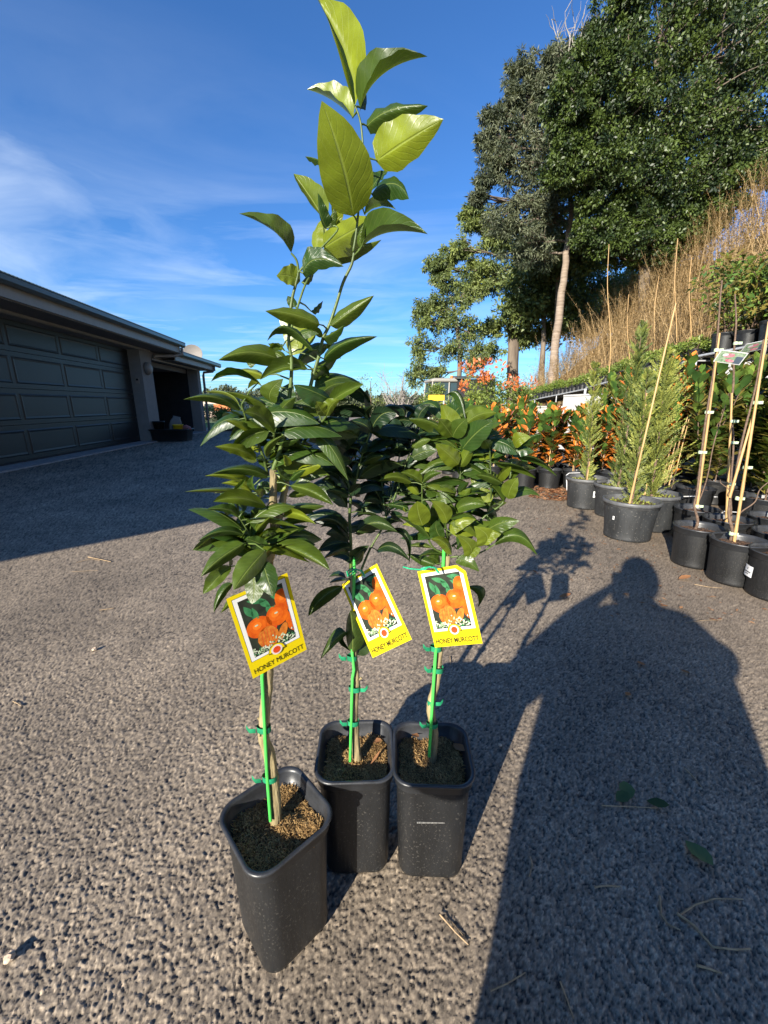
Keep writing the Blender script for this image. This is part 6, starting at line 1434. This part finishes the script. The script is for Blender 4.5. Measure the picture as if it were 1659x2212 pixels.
# ================================================================== SMALL THINGS ON THE GROUND
M['deadleaf']=leafmat('dead_leaf',(.10,.045,.02),(.42,.20,.09),.7,.15,spec=.2)
M['litter']=leafmat('litter_leaf',(.16,.055,.025),(.45,.24,.12),.8,.1,spec=.15)
random.seed(5)
cen=GZ(*D5(930,1000)); V=[];Fq=[];T=[]
for k in range(620):
    a=random.uniform(0,6.28); r_=random.random()**.6; x=cen.x+.04+math.cos(a)*r_*.36; y=cen.y+.15+math.sin(a)*r_*.42; b=len(V); an=random.uniform(0,6.28); l=random.uniform(.012,.05); w=l*random.uniform(.08,.42); z=.004+random.random()*.018*(1-r_)
    c_,s_=math.cos(an),math.sin(an); V+= [(x-c_*l,y-s_*l,z),(x-s_*w,y+c_*w,z+random.uniform(0,.012)),(x+c_*l,y+s_*l,z+random.uniform(0,.01)),(x+s_*w,y-c_*w,z+random.uniform(0,.012))]; T+=[random.random()]*4; Fq.append((b,b+1,b+2,b+3))
tag(mkobj('leaf_litter',npmesh('leaf_litter',V,Fq,{'tone':T}),M['litter']),'pile of brown dead leaves on the asphalt in front of the small magnolias','leaf litter',kind='stuff')
V=[];Fq=[];T=[]
for k in range(900):
    x=random.uniform(.9,2.6); y=random.uniform(1.7,5.0)
    if x<.55+.25*y+random.gauss(0,.25): continue
    b=len(V); an=random.uniform(0,6.28); l=random.uniform(.004,.016)*(1.6 if random.random()<.1 else 1); w=l*random.uniform(.08,.4); c_,s_=math.cos(an),math.sin(an)
    V+= [(x-c_*l,y-s_*l,.003),(x-s_*w,y+c_*w,.005),(x+c_*l,y+s_*l,.004),(x+s_*w,y-c_*w,.006)]; T+=[random.random()]*4; Fq.append((b,b+1,b+2,b+3))
tag(mkobj('leaf_litter',npmesh('leaf_flecks',V,Fq,{'tone':T}),M['litter']),'thin scatter of brown leaf flecks on the asphalt along the pot rows','leaf litter',kind='stuff')
def ground_leaf(xd,yd,l,w,ang,tone,label,curl=.3,mat='deadleaf',z=.006):
    p=GZ(xd,yd); bl=Blades(); d=Vector((math.cos(ang),math.sin(ang),.08)).normalized()
    bl.leaf(Vector((0,0,.002)),d,Vector((0,0,1)),l,w,tone,-curl*.3); o=bl.build('fallen_leaf',M[mat],None); o.location=(p.x,p.y,z); tag(o,label,'leaf'); return o
ground_leaf(1465,1253,.075,.022,R(5),.9,'orange brown fallen leaf on the asphalt before the black pots',.6)
ground_leaf(1207,1293,.07,.018,R(10),.75,'pale curled fallen leaf beside the tree shadows',.5)
M['greendead']=leafmat('withered_green_leaf',(.035,.06,.02),(.10,.15,.06),.6,.1,spec=.2)
for i,(x,y,l,w,a,t) in enumerate(((1330,1735,.042,.016,20,.5),(1360,1732,.046,.02,80,.8),(1395,1735,.05,.015,-25,.1))): ground_leaf(x,y,l,w,R(a),t,('left','middle','right')[i]+' withered green leaf of the cluster lying in the shadow',.5,'greendead')
ground_leaf(1478,1820,.065,.021,R(-75),.9,'single withered green leaf near the bottom right in shadow',.3,'greendead')
for i,(x,y) in enumerate(((60,0),(1160,1240),(1470,1450),(1425,1310),(1360,1500),(1395,1440))):
    if i==0: continue
    ground_leaf(x,y,.035,.010,random.uniform(0,6),.6,('','small pale dead leaf near the citrus shadow','small grey dead leaf inside the person shadow','small dead leaf by the head shadow','thin dead leaf in the middle of the long shadow','little curled dead leaf in the shadow')[i],.4)
def twig(pts,r,label,mat='straw',name='twig'):
    P=[GZ(x,y,.004) for x,y in pts]; o=P[0].copy(); mb=MB(); n=len(P); mb.tube([p-o+Vector((0,0,.003*math.sin(3*i))) for i,p in enumerate(P)],[r*.5*(1-.5*i/n) for i in range(n)],6); q=mb.build(name,M[mat],None); q.location=o; tag(q,label,'twig'); return q
M['straw']=pmat('dry_straw',(.36,.25,.14),.8,.25,60)
TW=[([(190,1203),(215,1208),(240,1213)],.006,'short pale broken twig near the garage shadow edge'),([(165,1215),(195,1207),(215,1210)],.003,'thin twig crossing the short broken twig'),([(155,1235),(190,1233),(212,1232)],.002,'fine straw below the broken twig at upper left'),
([(215,1318),(230,1316),(246,1313)],.004,'yellow sliver of bark on the asphalt at left'),([(28,1515),(38,1520),(46,1525)],.003,'small straw at the far left edge'),
([(985,2010),(975,1990),(1000,2020)],.001,'fine straw in the sunlit strip'),([(1425,1935),(1428,1975),(1445,1997),(1470,2010)],.004,'short brown twig at the lower right'),([(1470,1975),(1500,1955),(1545,1940),(1605,1943)],.004,'long curved twig at the lower right arching upwards'),
([(1462,1972),(1500,2000),(1540,2045),(1590,2052),(1622,2048)],.005,'long curved twig at the lower right sweeping down to a frayed end'),([(1285,1916),(1310,1913),(1340,1914)],.004,'short frayed straw in the shadow'),
([(1145,1850),(1150,1870),(1143,1893)],.003,'small upright straw in the shadow near the light edge'),([(1480,1660),(1500,1680),(1518,1702)],.003,'thin brown twig at the right in the shadow'),([(950,1975),(985,2015),(1012,2040)],.0035,'pale straw in the sunlit strip at the bottom'),
([(1505,2085),(1530,2092),(1560,2102)],.005,'frayed straw near the bottom right corner'),([(1060,2140),(1095,2125),(1135,2100)],.003,'faint twig at the bottom in the shadow'),([(1210,2120),(1225,2160),(1240,2200)],.003,'dark thin twig at the bottom centre of the shadow'),
([(1500,1262),(1530,1268),(1560,1270)],.003,'pale straw right of the orange fallen leaf'),([(1480,1345),(1520,1340),(1560,1338)],.002,'fine straw by the shoulder of the person shadow'),([(1265,1215),(1255,1228),(1262,1240)],.002,'tiny straw by the citrus shadows'),([(1300,1740),(1350,1742),(1420,1745)],.003,'stalk holding the withered green leaves'),
([(972,1418),(974,1428),(973,1436)],.003,'small pale splinter right of the right tag')]
for p_,r_,l_ in TW: twig(p_,r_,l_)
M['stone']=pmat('pale_stone',(.55,.42,.30),.85,.15,30,.5,60)
for i,(x,y,r_) in enumerate(((22,2072,.010),(205,1405,.010),(1080,1612,.006))):
    p=GZ(x,y); bm=bmesh.new(); bmesh.ops.create_icosphere(bm,subdivisions=2,radius=r_)
    for v in bm.verts: v.co*=random.uniform(.75,1.15); v.co.z*=.7
    me=bpy.data.meshes.new('pebble'); bm.to_mesh(me); bm.free(); o=mkobj('pebble',me,M['stone']); o.location=(p.x,p.y,r_*.5+.002); tag(o,('pale pebble at the bottom left throwing a small shadow','small light pebble on the asphalt at left','tiny light pebble at the edge of the long shadow')[i],'pebble')
# curled dead leaves and chips lying on the potting mix
def soil_leaf(x,y,Yd,l,w,ang,label,tone=.8):
    p=GZ(x,y,.242); bl=Blades(); a=R(ang); bl.leaf(Vector((0,0,0)),Vector((math.cos(a),math.sin(a),.15)).normalized(),Vector((0,0,1)),l,w,tone,-.2); o=bl.build('dead_leaf',M['deadleaf'],None); o.location=p; tag(o,label,'leaf')
soil_leaf(*C6(1420,470),0,.045,.012,-60,'pale curled dead leaf on the soil of the right pot')
soil_leaf(*C6(1180,405),0,.035,.007,-60,'narrow pinkish dead leaf at the back of the right pot')
soil_leaf(*C6(950,590),0,.035,.003,50,'long narrow dead leaf lying on the soil of the middle pot')
soil_leaf(*C6(950,455),0,.03,.008,-20,'small pale dead leaf at the back of the middle pot')

# ================================================================== THE PERSON TAKING THE PHOTO (stands behind the camera and throws the long shadow)
M['skin']=pmat('skin',(.45,.28,.20),.5,.08,20); M['cloth']=pmat('dark_jacket',(.03,.035,.05),.85,.2,30,.3,80); M['hair']=pmat('brown_hair',(.05,.03,.02),.6,.3,80,.4,200); M['phone']=pmat('black_phone',(.02,.02,.022),.25,.05,10)
per=empty('person',(-.1,-.5,0)); tag(per,'person crouching behind the camera with a phone in both hands, garment shaped to fill the shadow','person')
def skinfig(name,joints,edges,mat,parent,root=0,sub=2):
    me=bpy.data.meshes.new(name); me.from_pydata([j[0] for j in joints],edges,[]); o=bpy.data.objects.new(name,me); COL.objects.link(o); o.parent=parent
    m=o.modifiers.new('skin','SKIN'); sv=me.skin_vertices[0].data
    for i,j in enumerate(joints): r=j[1]; sv[i].radius=(r,r) if not isinstance(r,tuple) else r
    sv[root].use_root=True; m.use_smooth_shade=True
    s_=o.modifiers.new('sub','SUBSURF'); s_.levels=sub; s_.render_levels=sub; me.materials.append(mat); return o
O=Vector((-.1,-.5,0))
def J(x,y,z,r): return ((x-O.x,y-O.y,z),r)
jt=[J(-.02,-.62,.52,(.19,.16)),J(-.08,-.60,.70,(.17,.13)),J(-.15,-.55,.86,(.19,.13)),J(-.17,-.50,.97,(.12,.10)),J(-.13,-.46,1.04,.06),J(-.11,-.43,1.10,.06),
 J(-.40,-.44,.93,.085),J(-.55,-.38,.72,.085),J(-.28,-.20,.89,.045),J(-.06,-.085,.965,.024),   # left arm 6-9
 J(.03,-.58,.94,.065),J(.28,-.40,.80,.055),J(.12,-.18,.90,.036),J(.055,-.085,.965,.024),        # right arm 10-13
 J(-.16,-.58,.50,.12),J(-.22,-.26,.45,.085),J(-.27,-.42,.10,.052),J(-.28,-.30,.035,.042),J(-.29,-.18,.025,.03), # left leg 14-18
 J(.12,-.62,.50,.12),J(.33,-.30,.47,.085),J(.29,-.50,.10,.052),J(.30,-.38,.035,.042),J(.31,-.26,.025,.03)]
ed=[(0,1),(1,2),(2,3),(3,4),(4,5),(3,6),(6,7),(7,8),(8,9),(3,10),(10,11),(11,12),(12,13),(0,14),(14,15),(15,16),(16,17),(17,18),(0,19),(19,20),(20,21),(21,22),(22,23)]
skinfig('body',jt,ed,M['cloth'],per)
# unseen long garment added over the bent knees, outline shaped to fill the cast shadow
mb=MB(); prof=[(.02,.01,1.06),(.10,.08,1.05),(.24,.14,1.01),(.31,.17,.94),(.33,.18,.86),(.335,.18,.74),(.33,.18,.58),(.29,.18,.35),(.27,.18,.14),(.26,.17,.14),(.28,.16,.5),(.28,.15,.86)]; n=36; vs=[];fs=[]
for k_,(a_,b_,z_) in enumerate(prof):
    cx_=-.14+.075*max(0,(.62-z_)/.48); cy_=-.50
    for q in range(n):
        t_=2*math.pi*q/n; w_=1+.03*math.sin(t_*7+k_*.4)*(1 if z_<.8 else .3); vs.append((cx_+a_*w_*math.cos(t_)-O.x,cy_+b_*w_*math.sin(t_)-O.y,z_))
for k_ in range(len(prof)-1):
    for q in range(n): q2=(q+1)%n; fs.append((k_*n+q,k_*n+q2,(k_+1)*n+q2,(k_+1)*n+q))
mb.add(vs,fs,0,True); mb.build('shadow_coat',M['cloth'],per)
# head with a face, turned down towards the phone
hd=MB(); bm=bmesh.new(); bmesh.ops.create_uvsphere(bm,u_segments=24,v_segments=18,radius=1)
for v in bm.verts:
    x,y,z=v.co
    s_=.078*(1-.18*max(0,-z)); x2=x*s_; y2=y*.098; z2=z*.122
    if y>.5: y2-=.010*(abs(z-.1)<.25)*(abs(abs(x)-.35)<.22)     # eye sockets
    if y>.75 and abs(x)<.28 and -.35<z<.12: y2+=.018*(1-abs(x)/.28)  # nose
    if y>.6 and abs(x)<.4 and -.62<z<-.42: y2+=.005                 # mouth
    if abs(x)>.93 and abs(z)<.3: x2*=1.10                            # ears
    v.co=(x2,y2,z2)
me=bpy.data.meshes.new('head'); bm.to_mesh(me); bm.free(); h_=mkobj('head',me,M['skin'],per,smooth=True); h_.scale=(1.12,1.08,1.02); h_.location=Vector((-.10,-.41,1.17))-O; h_.rotation_euler=(R(-28),0,R(-12))
bm=bmesh.new(); bmesh.ops.create_uvsphere(bm,u_segments=24,v_segments=16,radius=1); bmesh.ops.delete(bm,geom=[v for v in bm.verts if v.co.y>.45 and v.co.z<.35],context='VERTS')
for v in bm.verts: v.co=(v.co.x*.090,v.co.y*.110-.004,v.co.z*.134+.006)
me=bpy.data.meshes.new('hair'); bm.to_mesh(me); bm.free(); mkobj('hair',me,M['hair'],h_,smooth=True)
ph=empty('phone',(0,-.045,1.0)); tag(ph,'black phone held upright by the crouching person','phone'); ph.rotation_euler=(-PITCH,0,0)
mb=MB(); mb.box((-.037,-.004,-.115),(.037,.004,.045)); mb.build('phone_body',M['phone'],ph)
for s_ in (-1,1):
    jj=[J(s_*.058,-.085,.965,.017),J(s_*.052,-.068,.955,.017),J(s_*.048,-.06,.945,.014)]; ee=[(0,1),(1,2)]
    for k,(dz,ln) in enumerate(((.018,.055),(.002,.060),(-.014,.056),(-.030,.046))):
        b=len(jj); jj+= [J(s_*.046,-.040,.945+dz,.0085),J(s_*.040,-.030,.945+dz,.008),J(s_*(.040-ln*.35),-.034,.942+dz,.007)]; ee+= [(2,b),(b,b+1),(b+1,b+2)]
    b=len(jj); jj+= [J(s_*.040,-.066,.962,.010),J(s_*.022,-.062,.975,.0085),J(s_*.008,-.060,.978,.0075)]; ee+= [(1,b),(b,b+1),(b+1,b+2)]
    skinfig('hand',jj,ee,M['skin'],per,0,1)
